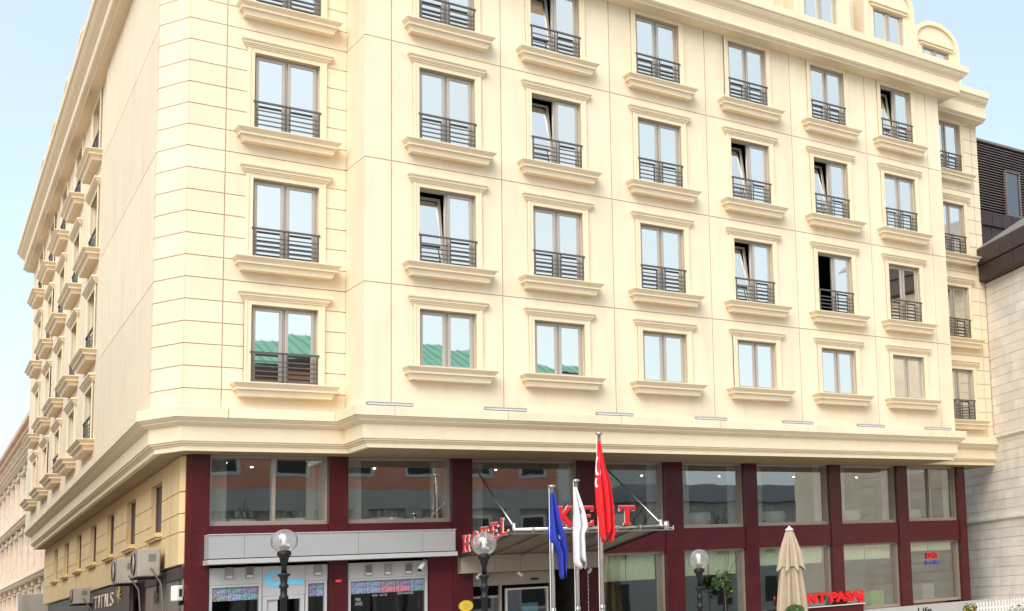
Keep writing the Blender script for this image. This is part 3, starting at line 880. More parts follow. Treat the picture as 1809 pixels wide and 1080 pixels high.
# blue logo
mb = MB(); n = 28
L0 = [(-1.31 + .21 * math.cos(2 * math.pi * i / n), -10.36 + .20 * math.sin(2 * math.pi * i / n)) for i in range(n)]
L1 = [(-1.275 + .085 * math.cos(2 * math.pi * i / n), -10.345 + .105 * math.sin(2 * math.pi * i / n)) for i in range(n)]
for i in range(n):
    j = (i + 1) % n
    P = [L0[i], L0[j], L1[j], L1[i]]
    mb.rings([[(x, 2.198, z) for x, z in P], [(x, 2.19, z) for x, z in P]])
mb.build('round_logo', M['skyblue'], SHOP)
mb = MB(); mb.box(-1.10, -.69, -2.198, -2.19, -10.53, -10.40); mb.build('logo_bar', M['skyblue'], SHOP)
# small white lettering on the dark glass
def text(name, body, size, m, parent, origin, ext=.004, off=0.0, ang=0, width=None, height=None, align='LEFT'):
    c = bpy.data.curves.new(name, 'FONT'); c.body = body; c.size = size; c.extrude = ext; c.offset = off; c.align_x = align; c.resolution_u = 3
    t = bpy.data.objects.new(name, c); COL.objects.link(t)
    bpy.context.view_layer.update()
    me = bpy.data.meshes.new_from_object(t.evaluated_get(bpy.context.evaluated_depsgraph_get()))
    bpy.data.objects.remove(t)
    xs = [v.co.x for v in me.vertices]; ys = [v.co.y for v in me.vertices]
    x0, x1, y0, y1 = min(xs), max(xs), min(ys), max(ys)
    kx = (width / (x1 - x0)) if width else 1; ky = (height / (y1 - y0)) if height else kx
    for v in me.vertices: v.co.x = (v.co.x - x0) * kx; v.co.y = (v.co.y - y0) * ky
    me.materials.clear(); me.materials.append(m)
    return link(name, me, parent, origin, (math.pi / 2, 0, ang))
text('lettering', 'ALIŞ - SATIŞ', .1, M['white'], SHOP, (.90, 2.265, -10.94), width=.36, height=.06)
text('lettering', 'EXCHANGE', .1, M['white'], SHOP, (1.52, 2.265, -10.92), width=.38, height=.06)
text('lettering', 'PARA\nDÖVİZ', .1, M['white'], SHOP, (.52, 2.265, -11.14), width=.16, height=.19)

mb = MB(); mb.box(2.25, 2.846, -2.4, -2.16, -13.3, -9.95); mb.build('wall_panel', M['wine2'], HOTEL)
SIGN = thing('sign_box', 'long blank pale grey sign box over the exchange shop', 'sign')
SX = [-2.78, -2.06, .42, 1.95, 2.77]
for x0, x1 in zip(SX[:-1], SX[1:]):
    mb = MB(); mb.box(x0 + .003, x1 - .003, -2.14, -1.72, -9.85, -9.30); mb.build('sign_panel', M['greypanel'], SIGN)
mb = MB(); mb.box(-2.78, 2.78, -2.14, -1.70, -9.298, -9.275); mb.build('top_trim', M['white'], SIGN)
mb = MB(); mb.box(-2.80, 2.80, -2.14, -1.66, -9.985, -9.875); mb.build('bottom_trim', M['white'], SIGN)
mb = MB(); mb.box(-2.77, 2.77, -2.14, -1.78, -9.875, -9.85); mb.build('shadow_gap', M['iron'], SIGN)
for x in (-2.3, -.35, 2.6):
    mb = MB(); mb.tube((x, 1.75, -9.275), (x, 1.75, -9.235), .02, n=8); mb.build('lifting_eye', M['iron'], SIGN)

# camera on the wall beside the shop
cc = thing('security_camera', 'white bullet security camera under the grey sign box', 'camera', (1.98, 1.95, -10.22))
mb = MB(); mb.tube((.10, -.02, .14), (-.10, -.20, -.10), .062, .062, 14); mb.build('camera_body', M['white'], cc, True)
mb = MB(); mb.tube((-.10, -.2, -.1), (-.108, -.207, -.11), .05, .05, 14); mb.build('lens', M['black'], cc)
mb = MB(); mb.tube((.02, -.06, .0), (.10, .28, -.02), .022, n=8); mb.tube((.10, .26, -.02), (.10, .29, -.02), .06, n=10); mb.build('bracket', M['white'], cc)
mb = MB(); mb.box(.02, .15, -2.149, -2.12, -10.53, -10.46); t_ = tag(mb.build('door_number_plate', M['red'], None), 'small red plate on the wine pillar between shop bays', 'plate')
text('lettering', '111', .05, M['white'], t_, (.045, 2.118, -10.515), width=.08, height=.035)
pq = thing('oval_plaque', 'yellow oval plaque on the wine pillar beside the entrance', 'plaque', (3.17, 2.12, -11.33))
def oval(mb, rx, rz, y0, y1, n=24):
    mb.rings([[(rx * math.cos(2 * math.pi * i / n), y, rz * math.sin(2 * math.pi * i / n)) for i in range(n)] for y in (y0, y1)])
mb = MB(); oval(mb, .19, .155, 0, -.03); mb.build('rim', M['gold'], pq)
mb = MB(); oval(mb, .175, .14, -.031, -.04); mb.build('face', M['yellow'], pq)
mb = MB(); mb.box(-.1, .1, .041, .044, -.02, .0); mb.box(-.08, .08, .041, .044, .03, .05); mb.box(-.06, .06, .041, .044, -.07, -.05); mb.build('print_line', M['gold'], pq)

# ------------------------------------------------------------------ entrance canopy
CAN = thing('entrance_canopy', 'brown sheet canopy on steel rods over the hotel entrance', 'canopy')
cz0, cz1, cy0, cy1 = -9.98, -9.56, 1.95, -1.45
def cp(x, y): return cz0 + (cz1 - cz0) * (cy0 - y) / (cy0 - cy1)
for i in range(5):
    x0 = 2.98 + i * .81; x1 = x0 + .80
    mb = MB(); mb.rings([[(x0, y, cp(x0, y)), (x1, y, cp(x1, y)), (x1, y, cp(x1, y) + .02), (x0, y, cp(x0, y) + .02)] for y in (cy0, cy1)]); mb.build('canopy_sheet', M['canopyglass'], CAN)
for i in range(6):
    x = 2.975 + i * .812
    mb = MB(); mb.rings([[(x - .018, y, cp(x, y) - .07), (x + .018, y, cp(x, y) - .07), (x + .018, y, cp(x, y) - .004), (x - .018, y, cp(x, y) - .004)] for y in (cy0, cy1 + .05)]); mb.build('beam', M['steel'] if i in (1, 2, 3, 4) else M['brown'], CAN)
mb = MB(); mb.tube((2.97, cy1, -9.52), (7.02, cy1, -9.52), .052, n=14); mb.build('front_pipe', M['steel'], CAN, True)
mb = MB(); mb.box(2.9, 7.3, -cy1 - .02, -cy1 + .03, -9.635, -9.60); mb.build('front_angle', M['steel'], CAN)
for x in (3.45, 4.05, 4.9, 5.7, 6.35):
    mb = MB(); mb.tube((x, cy1, -9.52), (x, cy1, -9.64), .018, n=8); mb.tube((x - .02, cy1, -9.52), (x + .02, cy1, -9.52), .066, n=12); mb.build('pipe_clamp', M['steel'], CAN)
mb = MB(); mb.tube((7.12, cy1, -9.62), (7.12, cy1, -9.38), .085, n=14); mb.build('pipe_end', M['steel'], CAN, True)
mb = MB(); mb.tube((7.12, cy1, -9.55), (7.34, cy1, -9.57), .022, n=8); mb.tube((7.33, cy1, -9.62), (7.33, cy1, -9.5), .02, n=8); mb.build('spigot', M['steel'], CAN)
for (t0, t1) in (((3.56, 2.15, -7.76), (3.0, cy1, -9.46)), ((7.2, 2.15, -7.55), (6.97, cy1, -9.44))):
    mb = MB(); mb.tube(t0, t1, .022, n=8); mb.build('tension_rod', M['steel'], CAN, True)
    mb = MB(); mb.tube((t1[0], t1[1], t1[2] - .06), (t1[0], t1[1] + .02, t1[2] + .1), .05, n=10); mb.build('rod_socket', M['steel'], CAN)
HB = thing('entrance_header', 'beige panelled box above the hotel entrance doors', 'panel box')
for x0, x1 in zip((2.98, 3.86, 4.55, 5.1, 6.0), (3.86, 4.55, 5.1, 6.0, 6.84)):
    mb = MB(); mb.box(x0 + .003, x1 - .003, -2.38, -1.9, -10.46, -10.0); mb.build('header_panel', M['beige'], HB)
for i, (x, dx) in enumerate(((3.45, -.06), (4.55, .06), (6.55, -.05))):
    sp = tag(thing('spotlight', '', ''), ['small white spotlight under the left end of the beige header', 'small white spotlight over the entrance door frame', 'small white spotlight under the right end of the beige header'][i], 'spotlight', (['spotlights under the entrance header'] * 3)[i])
    sp.location = (x, 1.95, -10.47)
    mb = MB(); mb.tube((0, 0, 0), (0, 0, -.05), .015, n=8); mb.build('stem', M['whitepaint'], sp)
    mb = MB(); mb.tube((-dx, 0, -.03), (dx, -.05, -.13), .035, .045, 12); mb.build('lamp_head', M['whitepaint'], sp)
# doors
DR = thing('entrance_door', 'glass entrance doors in a grey metal frame below the header', 'door')
mb = MB(); mb.box(3.4, 5.72, -2.6, -2.42, -10.82, -10.47); mb.build('door_header', M['beige'], DR)
mb = MB(); mb.box(3.4, 5.72, -2.58, -2.5, -13.3, -10.82)
rmb = MB()
rmb.box(3.4, 6.38, -5.2, -5.1, -13.3, -10.4); rmb.box(3.4, 3.42, -5.1, -2.6, -13.3, -10.4); rmb.box(6.36, 6.38, -5.1, -2.6, -13.3, -10.4); rmb.build('lobby_wall', M['dark'], DR)
for x0, x1 in ((4.18, 4.24), (5.60, 5.68)):
    mb = MB(); mb.box(x0, x1, -2.5, -2.40, -13.3, -10.82); mb.build('door_post', M['shopframe'], DR)
mb = MB(); ring(mb, 4.36, 5.56, -13.28, -10.92, .05, 2.44, 2.5); lf = mb.build('door_leaf', M['signgrey'], DR)
mb = MB(); mb.box(4.40, 5.52, -2.475, -2.465, -13.2, -10.96); mb.build('pane', M['shop'], lf)
mb = MB(); mb.box(3.42, 4.17, -2.475, -2.465, -13.2, -11.15); mb.build('side_pane', M['shop'], DR)
mb = MB(); mb.box(3.42, 4.17, -2.5, -2.44, -11.15, -11.09); mb.build('transom', M['shopframe'], DR)
mb = MB(); mb.box(5.05, 5.28, -2.425, -2.40, -10.72, -10.66); mb.build('door_sensor', M['black'], DR)
bp_ = MB(); bp_.box(5.0, 5.45, -2.9, -2.88, -12.2, -11.35); tag(bp_.build('blue_notice', M['skyblue']), 'blue notice board seen through the entrance door', 'notice')
sl_ = thing('light_string', 'string of tiny white bulbs hanging right of the entrance', 'light string', (6.55, 2.05, -10.5))
mb = MB(); mb.tube((0, 0, 0), (0, 0, -2.6), .006, n=5); mb.build('cable', M['whitepaint'], sl_)
for i in range(20):
    mb = MB(); mb.lathe(0, 0, [(.0, -.1 - i * .12 - .03), (.016, -.1 - i * .12 - .015), (.016, -.1 - i * .12), (0, -.1 - i * .12 + .012)], 8); mb.build('bulb', M['bulb'], sl_)

# ------------------------------------------------------------------ letters with serifs
def letter_quads(ch, wd, h, th, inf=0.0):
    """strokes as convex outlines in the letter's own plane"""
    sr, st = th * .45, th * .42       # serif reach and thickness
    q = []
    def bar(x0, x1, z0, z1): q.append([(x0 - inf, z0 - inf), (x1 + inf, z0 - inf), (x1 + inf, z1 + inf), (x0 - inf, z1 + inf)])
    def diag(xa, za, xb, zb, t):
        d = Vector((xb - xa, zb - za)).normalized(); nrm = Vector((-d.y, d.x)) * (t / 2 + inf); e = d * inf
        q.append([(xa - nrm.x - e.x, za - nrm.y - e.y), (xb - nrm.x + e.x, zb - nrm.y + e.y), (xb + nrm.x + e.x, zb + nrm.y + e.y), (xa + nrm.x - e.x, za + nrm.y - e.y)])
    def stem(x, serif=True):
        bar(x, x + th, 0, h)
        if serif: bar(x - sr, x + th + sr, 0, st); bar(x - sr, x + th + sr, h - st, h)
    if ch == 'H': stem(sr); stem(wd - th - sr); bar(sr, wd - sr, h / 2 - st * .6, h / 2 + st * .6)
    if ch == 'T': stem(wd / 2 - th / 2); bar(0, wd, h - th * .62, h); bar(0, st, h - th * 1.3, h); bar(wd - st, wd, h - th * 1.3, h)
    if ch == 'E': stem(sr); bar(sr, wd, 0, th * .62); bar(sr, wd * .8, h / 2 - st * .6, h / 2 + st * .6); bar(sr, wd, h - th * .62, h); bar(wd - st, wd, 0, th * 1.25); bar(wd - st, wd, h - th * 1.25, h)
    if ch == 'L': stem(sr); bar(sr, wd, 0, th * .62); bar(wd - st, wd, 0, th * 1.3)
    if ch == 'K':
        stem(sr); diag(sr + th * .7, h * .40, wd - th * .6, h * .97, th * .75); diag(sr + th * 1.3, h * .55, wd - th * .45, h * .03, th * 1.05); bar(wd - th * 1.3, wd, 0, st); bar(wd - th * 1.3, wd, h - st, h)
    if ch == 'N':
        bar(sr, sr + th * .75, 0, h); bar(wd - sr - th * .75, wd - sr, 0, h); diag(sr + th * .3, h * .97, wd - sr - th * .35, h * .03, th * 1.05); bar(0, sr * 2 + th * .75, 0, st); bar(wd - sr * 2 - th * .75, wd, h - st, h)
    if ch == 'O':
        n = 20
        for i in range(n):
            a0, a1 = 2 * math.pi * i / n, 2 * math.pi * (i + 1) / n
            ro = (wd / 2 + inf, h / 2 + inf); ri = (wd / 2 - th * .95 - inf, h / 2 - th * .62 - inf)
            P = lambda r, a: (wd / 2 + r[0] * math.cos(a), h / 2 + r[1] * math.sin(a))
            q.append([P(ro, a0), P(ro, a1), P(ri, a1), P(ri, a0)])
    return q
def sign_letters(root, word, fr, u, z, wd, h, th, gap, dz=0, dep=.085):
    for ch in word:
        for (nm, inf, o0, o1, m) in (('letter_' + ch.lower(), 0, .02, dep, M['red']), ('letter_edge', .016, -.005, .018, M['signgrey'])):
            mb = MB()
            for i, P in enumerate(letter_quads(ch, wd, h, th, inf)):
                e = i * .0011
                mb.rings([[fr.p(u + x, o0 - e, z + zz) for x, zz in P], [fr.p(u + x, o1 + e, z + zz) for x, zz in P]])
            if inf == 0: par = mb.build('letter', m, root)
            else: mb.build(nm, m, par)
        u += wd + gap; z += dz * (wd + gap)
KENT = thing('rooftop_letters', 'red serif letters KENT standing on the canopy front pipe', 'sign')
F_can = F(4.03, cy1 - .02, 0)
sign_letters(KENT, 'KENT', F_can, 0, -9.455, .42, .50, .098, .155)
HOT = thing('side_letters', 'red serif letters HOTEL along the left canopy edge', 'sign')
F_hot = F(2.93, 1.60, -math.pi / 2)
sign_letters(HOT, 'HOTEL', F_hot, 0, -9.90, .44, .42, .085, .17, dz=.115, dep=.035)

# ------------------------------------------------------------------ flags
def flagpole(x, y, top, label, r=.045):
    t = thing('flagpole', label, 'flagpole', (x, y, -13.3), 'flagpoles in front of the entrance')
    H = top + 13.3
    mb = MB(); mb.tube((0, 0, 1.7), (0, 0, H), r, r * .85, 14); mb.build('upper_tube', M['steel'], t, True)
    mb = MB(); mb.tube((0, 0, 0), (0, 0, 1.72), r * 1.25, r * 1.25, 14); mb.build('lower_tube', M['steel'], t, True)
    mb = MB(); mb.tube((0, 0, 1.70), (0, 0, 1.78), r * 1.5, r * 1.3, 14); mb.build('joint_collar', M['steel'], t)
    mb = MB(); mb.lathe(0, 0, [(.03, H), (.075, H + .01), (.10, H + .03), (.09, H + .05), (.03, H + .07)], 14); mb.build('finial', M['steel'], t, True)
    mb = MB(); mb.tube((-.075, -.02, 1.2), (-.075, -.02, H), .009, n=6); mb.build('halyard', M['whitepaint'], t)
    return t
flagpole(3.27, -3, -8.60, 'left and lowest flagpole, carrying the blue flag')
flagpole(3.88, -3, -8.46, 'middle steel flagpole, carrying the white flag')
flagpole(4.50, -3, -7.26, 'right and tallest flagpole, carrying the red flag', .05)
def flag(name, label, m, x, y, rows, folds, ph):
    """cloth hanging in folds; rows: (z, left, right)"""
    me = bpy.data.meshes.new(name); nu = 36; nv = 26
    vs, fs, uvs = [], [], []
    for j in range(nv + 1):
        t = j / nv; zz = rows[0][0] + (rows[-1][0] - rows[0][0]) * t
        for k in range(len(rows) - 1):
            if rows[k][0] >= zz >= rows[k + 1][0]: break
        s = (rows[k][0] - zz) / (rows[k][0] - rows[k + 1][0])
        a = rows[k][1] + (rows[k + 1][1] - rows[k][1]) * s; b = rows[k][2] + (rows[k + 1][2] - rows[k][2]) * s
        for i in range(nu + 1):
            q = i / nu
            am = (.02 + .07 * min(1, t * 2.2))
            yy = -.06 + am * math.sin(q * math.pi * 2 * folds + ph + 1.2 * t) + .03 * math.sin(5 * t + q * 3)
            xx = a + (b - a) * (q + .05 * math.sin(q * math.pi * 2 * folds * 1.0 + ph + 1.4 + t))
            low = zz - (.10 * (1 + math.sin(q * 7 + ph)) * t if t > .8 else 0)
            vs.append((x + xx, y + yy, low)); uvs.append((q, 1 - t))
    for j in range(nv):
        for i in range(nu):
            b0 = j * (nu + 1) + i; fs.append((b0, b0 + 1, b0 + nu + 2, b0 + nu + 1))
    me.from_pydata(vs, [], fs)
    uv = me.uv_layers.new(name='cloth')
    for lp in me.loops: uv.data[lp.index].uv = uvs[lp.vertex_index]
    for p in me.polygons: p.use_smooth = True
    me.materials.append(m)
    o = link(name, me); tag(o, label, 'flag')
    md = o.modifiers.new('thickness', 'SOLIDIFY'); md.thickness = .006
    return o
fb = flag_mat('blue_flag_cloth', (.014, .03, .33), (.80, .68, .30), [(.60, .50, .028, None), (.72, .43, .028, None), (.66, .36, .02, None)])
fw = flag_mat('white_flag_cloth', (.72, .70, .70), (.35, .25, .32), [(.55, .75, .05, None), (.6, .68, .045, None)])
fr_ = flag_mat('red_flag_cloth', (.74, .010, .016), (.85, .84, .83), [(.16, .73, .10, (.22, .73, .085)), (.30, .66, .04, None), (.12, .55, .05, (.16, .555, .035))])
flag('blue_flag', 'dark blue flag with gold stars hanging limp in folds', fb, 3.27, -3, [(-8.72, -.05, .03), (-9.5, -.10, .16), (-9.85, -.12, .28), (-10.2, .10, .33), (-10.65, .16, .30)], 1.8, .3)
flag('white_flag', 'plain white flag hanging limp from the middle pole', fw, 3.88, -3, [(-8.6, -.08, .0), (-9.2, -.06, .20), (-9.6, -.07, .30), (-9.75, -.09, .19), (-10.3, -.10, .26), (-10.42, .02, .22)], 2.1, 1.0)
flag('red_flag', 'red flag with white crescent hanging limp from the tallest pole', fr_, 4.50, -3, [(-7.42, -.06, .01), (-8.0, -.10, .10), (-8.5, -.13, .24), (-9.1, -.11, .32), (-9.6, -.05, .34), (-9.78, .0, .26)], 2.4, .6)

# ------------------------------------------------------------------ street lamps
def lamp(x, y, zc, label, r=.255):
    t = thing('street_lamp', label, 'street lamp', (x, y, -13.3), 'globe street lamps before the hotel')
    h = zc + 13.3
    mb = MB(); n = 14
    mb.lathe(0, 0, [(.06, h - r * .97)] + [(r * math.sin(math.pi * i / n), h - r * math.cos(math.pi * i / n)) for i in range(2, n)] + [(.004, h + r)], 28); mb.build('globe', M['globe'], t, True)
    mb = MB(); mb.lathe(0, 0, [(.082, h - r * .98), (.085, h - r * .45), (.06, h - r * .42)], 16); mb.build('socket', M['lampcap'], t)
    mb = MB(); mb.lathe(0, 0, [(.03, h - r * .42), (.045, h - r * .25), (.04, h - .02), (.05, h + .04), (.028, h + .12), (.0, h + .13)], 12); mb.build('bulb', M['bulb'], t, True)
    mb = MB(); b = h - r
    mb.lathe(0, 0, [(.05, b - .40), (.05, b - .22), (.07, b - .19), (.085, b - .10), (.125, b - .04), (.125, b + .02), (.095, b + .035)], 16); mb.build('collar', M['iron'], t, True)
    mb = MB()
    mb.lathe(0, 0, [(.16, 0), (.16, .25), (.13, .3), (.11, .8), (.085, .85), (.072, .9), (.06, b - .95), (.085, b - .92), (.085, b - .88), (.062, b - .86), (.062, b - .72), (.085, b - .70), (.085, b - .66), (.06, b - .62), (.07, b - .5), (.115, b - .45), (.115, b - .43), (.05, b - .40)], 16); mb.build('pole', M['iron'], t, True)
    return t
lamp(-2.71, -4, -9.79, 'globe street lamp standing before the grey sign box', .242)
lamp(.86, -5, -10.02, 'globe street lamp overlapping the red HOTEL letters', .26)
lamp(6.04, -5, -10.57, 'globe street lamp before the green roman blinds', .257)

# ------------------------------------------------------------------ flat strip lights above the lower cornice
XL = [(-.1, .96), (2.70, 3.78), (5.71, 6.78), (8.75, 9.77), (11.75, 12.85), (14.61, 15.7), (17.48, 18.63)]
LBL = ['strip light on the cornice ledge below the first window column', 'strip light on the cornice ledge between first and second window columns', 'strip light on the cornice ledge above the red flag pole', 'strip light on the cornice ledge below the fourth window column',
       'strip light on the cornice ledge below the fifth window column', 'strip light on the cornice ledge left of the last window column', 'strip light on the cornice ledge at the right end']
for (a, b), lb in zip(XL, LBL):
    t = thing('strip_light', lb, 'light fitting', ((a + b) / 2 + .1, -.16, -6.34), 'strip lights along the ledge')
    hw = (b - a) / 2
    mb = MB(); mb.box(-hw, hw, -.05, .08, .012, .10); mb.build('housing', M['lightgrey'], t, bevel=.008)
    mb = MB(); mb.box(-hw + .02, hw - .02, .081, .09, .025, .06); mb.build('diffuser', M['tablecloth'], t)
    for s in (-1, 1):
        mb = MB(); mb.box(s * hw * .7 - .02, s * hw * .7 + .02, -.03, .03, 0, .012); mb.build('foot', M['iron'], t)

# ------------------------------------------------------------------ passage entrance, umbrella, planting, fence
PAS = thing('passage_entrance', 'wine red passage entrance block with red KENT PASAJ letters', 'entrance', (0, 0, 0))
mb = MB(); mb.box(12.9, 16.24, -2.12, -1.98, -13.3, -12.125); mb.build('side_block', M['wine2'], PAS)
mb = MB(); mb.box(12.88, 16.27, -2.12, -1.90, -12.122, -12.095); mb.build('coping', M['whitepaint'], PAS)
text('lettering', 'KENT PASAJ', .5, M['red'], PAS, (13.30, 1.97, -12.09), ext=.05, off=.03, width=2.93, height=.44)

UM = thing('parasol', 'closed beige parasol with two draped tiers before the restaurant', 'parasol', (10.04, -3, -13.3))
def folds(r, zf, n, nf, k, ph):
    return [(r * (1 + k * math.cos(nf * (2 * math.pi * i / n) + ph)) * math.cos(2 * math.pi * i / n), r * (1 + k * math.cos(nf * (2 * math.pi * i / n) + ph)) * math.sin(2 * math.pi * i / n), zf(2 * math.pi * i / n)) for i in range(n)]
H0 = 3.52
mb = MB(); n = 96
L = []
for t, r, k in ((0, .09, .05), (.1, .12, .15), (.35, .185, .26), (.65, .26, .30), (.86, .30, .30), (1, .325, .32)):
    z = H0 - .02 - 1.02 * t
    L.append(folds(r, lambda a, z=z, t=t: z - (.13 * max(0, math.cos(8 * a + .6)) if t > .8 else 0), n, 8, k, .6))
mb.rings(L, False); mb.build('upper_canopy', M['beigecloth'], UM, True)
mb = MB(); L = []
for z, r, k in ((H0 - .55, .15, .2), (H0 - .95, .21, .30), (H0 - 1.5, .28, .30), (H0 - 2.05, .33, .30), (H0 - 2.4, .34, .32)):
    L.append(folds(r, lambda a, z=z: z - (.08 * math.cos(8 * a) if z < H0 - 2.3 else 0), n, 8, k, .2))
mb.rings(L, False); mb.build('lower_canopy', M['beigecloth'], UM, True)
mb = MB(); mb.lathe(0, 0, [(.12, H0 - .03), (.115, H0), (.05, H0 + .05), (.02, H0 + .09), (0, H0 + .1)], 16); mb.build('cap', M['whitepaint'], UM, True)
mb = MB(); mb.tube((0, 0, .1), (0, 0, H0), .03, n=10); mb.build('pole', M['whitepaint'], UM)
mb = MB(); mb.lathe(0, 0, [(.34, 0), (.34, .08), (.06, .12), (.05, .3)], 16); mb.build('base', M['iron'], UM)

def leaves(mb, n, fpos, size, up=.3):
    for _ in range(n):
        p, nr = fpos(); nr = (Vector(nr) + Vector((random.uniform(-.7, .7), random.uniform(-.7, .7), random.uniform(-.5, .9)))).normalized()
        a = nr.orthogonal().normalized(); a = (Matrix.Rotation(random.uniform(0, 6.28), 3, nr) @ a); b = nr.cross(a)
        s = size * random.uniform(.6, 1.3); p = Vector(p)
        mb.add([tuple(p - a * s), tuple(p + b * s * .45 + nr * s * .1), tuple(p + a * s), tuple(p - b * s * .45 + nr * s * .1)], [(0, 1, 2, 3)])
def ball(c, r, lo=.75):
    def f():
        v = Vector((random.gauss(0, 1), random.gauss(0, 1), random.gauss(0, 1))).normalized()
        return tuple(Vector(c) + v * r * random.uniform(lo, 1.03)), tuple(v)
    return f
def topiary(x, y, zc, r, label, m):
    t = thing('topiary', label, 'plant', (x, y, -13.3), 'clipped ball plants before the restaurant')
    h = zc + 13.3
    mb = MB(); leaves(mb, 1900, ball((0, 0, h), r), .035); mb.build('crown', M[m], t)
    mb = MB(); mb.lathe(0, 0, [(r * .6, h - r * .6), (r * .8, h), (r * .55, h + r * .55), (0, h + r * .8)], 12); mb.build('inner_twigs', M['bark'], t)
    mb = MB(); mb.tube((0, 0, .3), (0, 0, h), .02, n=6); mb.build('trunk', M['bark'], t)
    mb = MB(); mb.lathe(0, 0, [(.16, 0), (.22, .42), (.24, .42), (.23, .38), (.0, .38)], 14); mb.build('pot', M['terracotta'], t)
topiary(9.72, -3.6, -12.16, .29, 'dark clipped ball plant in front of the closed parasol', 'leaf')
topiary(6.42, -4.2, -12.12, .26, 'pale clipped ball plant right of the third street lamp', 'leaf2')
topiary(3.70, -5.6, -12.05, .20, 'pale clipped ball plant right of the tallest flagpole', 'leaf2')
st = thing('potted_tree', 'small loose leafy potted tree in front of the restaurant glass', 'tree', (10.85, 1.95, -13.3), None)
mb = MB(); leaves(mb, 260, ball((0, 0, 2.25), .33, .2), .065); leaves(mb, 90, ball((.25, 0, 1.9), .22, .2), .06); mb.build('crown', M['leaf'], st)
mb = MB(); mb.tube((.12, 0, .3), (.05, 0, 1.9), .018, .012, 6); mb.tube((.05, 0, 1.9), (-.1, 0, 2.3), .011, .005, 5); mb.tube((.07, 0, 1.6), (.3, 0, 2.0), .011, .005, 5); mb.build('trunk', M['bark'], st)
mb = MB(); mb.lathe(0, 0, [(.18, 0), (.24, .45), (.26, .45), (.24, .40), (0, .40)], 14); mb.build('pot', M['terracotta'], st)

FE = thing('picket_fence', 'white picket fence at the foot of the pale stone wall', 'fence')
ft = [(18.15, -1.7), (21.4, -2.0)]
npk = 26
def fp(t): return (ft[0][0] + (ft[1][0] - ft[0][0]) * t, ft[0][1] + (ft[1][1] - ft[0][1]) * t)
for i in range(npk):
    x, y = fp(i / (npk - 1)); mb = MB(); hh = -12.30 + .06 * (i / npk)
    mb.rings([[(x - .032, yy, -13.25), (x + .032, yy, -13.25), (x + .032, yy, hh - .05), (x, yy, hh), (x - .032, yy, hh - .05)] for yy in (y, y - .025)])
    mb.build('picket', M['whitepaint'], FE)
for z in (-12.55, -13.0):
    mb = MB(); a, b = fp(0), fp(1); mb.rings([[(p[0], p[1] + .03, z), (p[0], p[1] + .003, z), (p[0], p[1] + .003, z + .07), (p[0], p[1] + .03, z + .07)] for p in (a, b)]); mb.build('rail', M['whitepaint'], FE)
hd = thing('hedge', 'rounded green hedge growing in front of the picket fence', 'hedge', (18.2, -4.2, -13.3))
mb = MB(); leaves(mb, 2600, lambda: (lambda b: ((b[0][0] * 1.6, b[0][1] * .6, b[0][2]), b[1]))(ball((0, 0, .0), .95, .7)()), .045); mb.build('foliage', M['leaf'], hd)
mb = MB(); mb.lathe(0, 0, [(.5, 0), (.5, .4), (.2, .65), (0, .7)], 12); mb.build('inner_twigs', M['bark'], hd)
fl = thing('flowering_plant', 'loose green plant with orange flowers left of the fence', 'plant', (17.55, -2.0, -13.3))
mb = MB(); leaves(mb, 260, ball((0, 0, .75), .26, .1), .07); mb.build('foliage', M['leaf2'], fl)
mb = MB(); leaves(mb, 26, ball((-.12, -.1, .8), .20, .6), .045); mb.build('blossom', mat('orange_petal', (.75, .33, .08), .6), fl)
mb = MB(); mb.lathe(0, 0, [(.16, 0), (.2, .4), (.0, .4)], 12); mb.tube((0, 0, .4), (0, 0, .8), .015, n=5); mb.build('pot', M['terracotta'], fl)
text('lettering', 'Life', .2, M['black'], HOTEL, (18.70, 2.08, -12.63), ext=.01, width=.62, height=.20)

# window graphics and things behind the right-hand glass
wg = thing('window_decal', 'red and blue snack bar lettering on the last shop window', 'window sign', (19.45, 2.39, -10.72))
text('lettering', 'KENT', .3, M['red'], wg, (.02, 0, .02), ext=.006, off=.012, width=.58, height=.22)
text('lettering', 'Snack Bar', .2, mat('blue_letter', (.06, .10, .55), .4), wg, (-.02, 0, -.19), ext=.006, off=.006, width=.64, height=.14)
pc = thing('poster_column', 'narrow colourful poster strip inside the last shop window', 'poster', (18.70, 2.50, -12.2))
for i, c in enumerate(((.62, .50, .08), (.45, .46, .47), (.30, .38, .45), (.60, .62, .58), (.12, .32, .42), (.55, .36, .30))):
    mb = MB(); mb.box(-.09, .10, -.015, .0, i * .3, i * .3 + .296); mb.build('poster_panel', mat('poster_print', c, .5, var=.3, scale=6), pc)
mb = MB(); mb.box(17.15, 17.72, -3.1, -2.75, -12.3, -11.72); gb = tag(mb.build('green_box', mat('green_plastic', (.16, .50, .08), .45)), 'bright green box behind the lower right shop glass', 'box')
cs = thing('display_counter', 'pale glass display counter inside the last shop window', 'counter', (20.1, 3.4, -13.2))
mb = MB(); mb.box(-.8, .7, -.4, .4, 0, 1.05); mb.build('base', mat('counter_wood', (.30, .17, .09), .5), cs)
mb = MB(); mb.box(-.3, .25, -.3, .3, 1.055, 1.6); mb.build('glass_case', mat('pale_case', (.36, .42, .36), .3), cs)

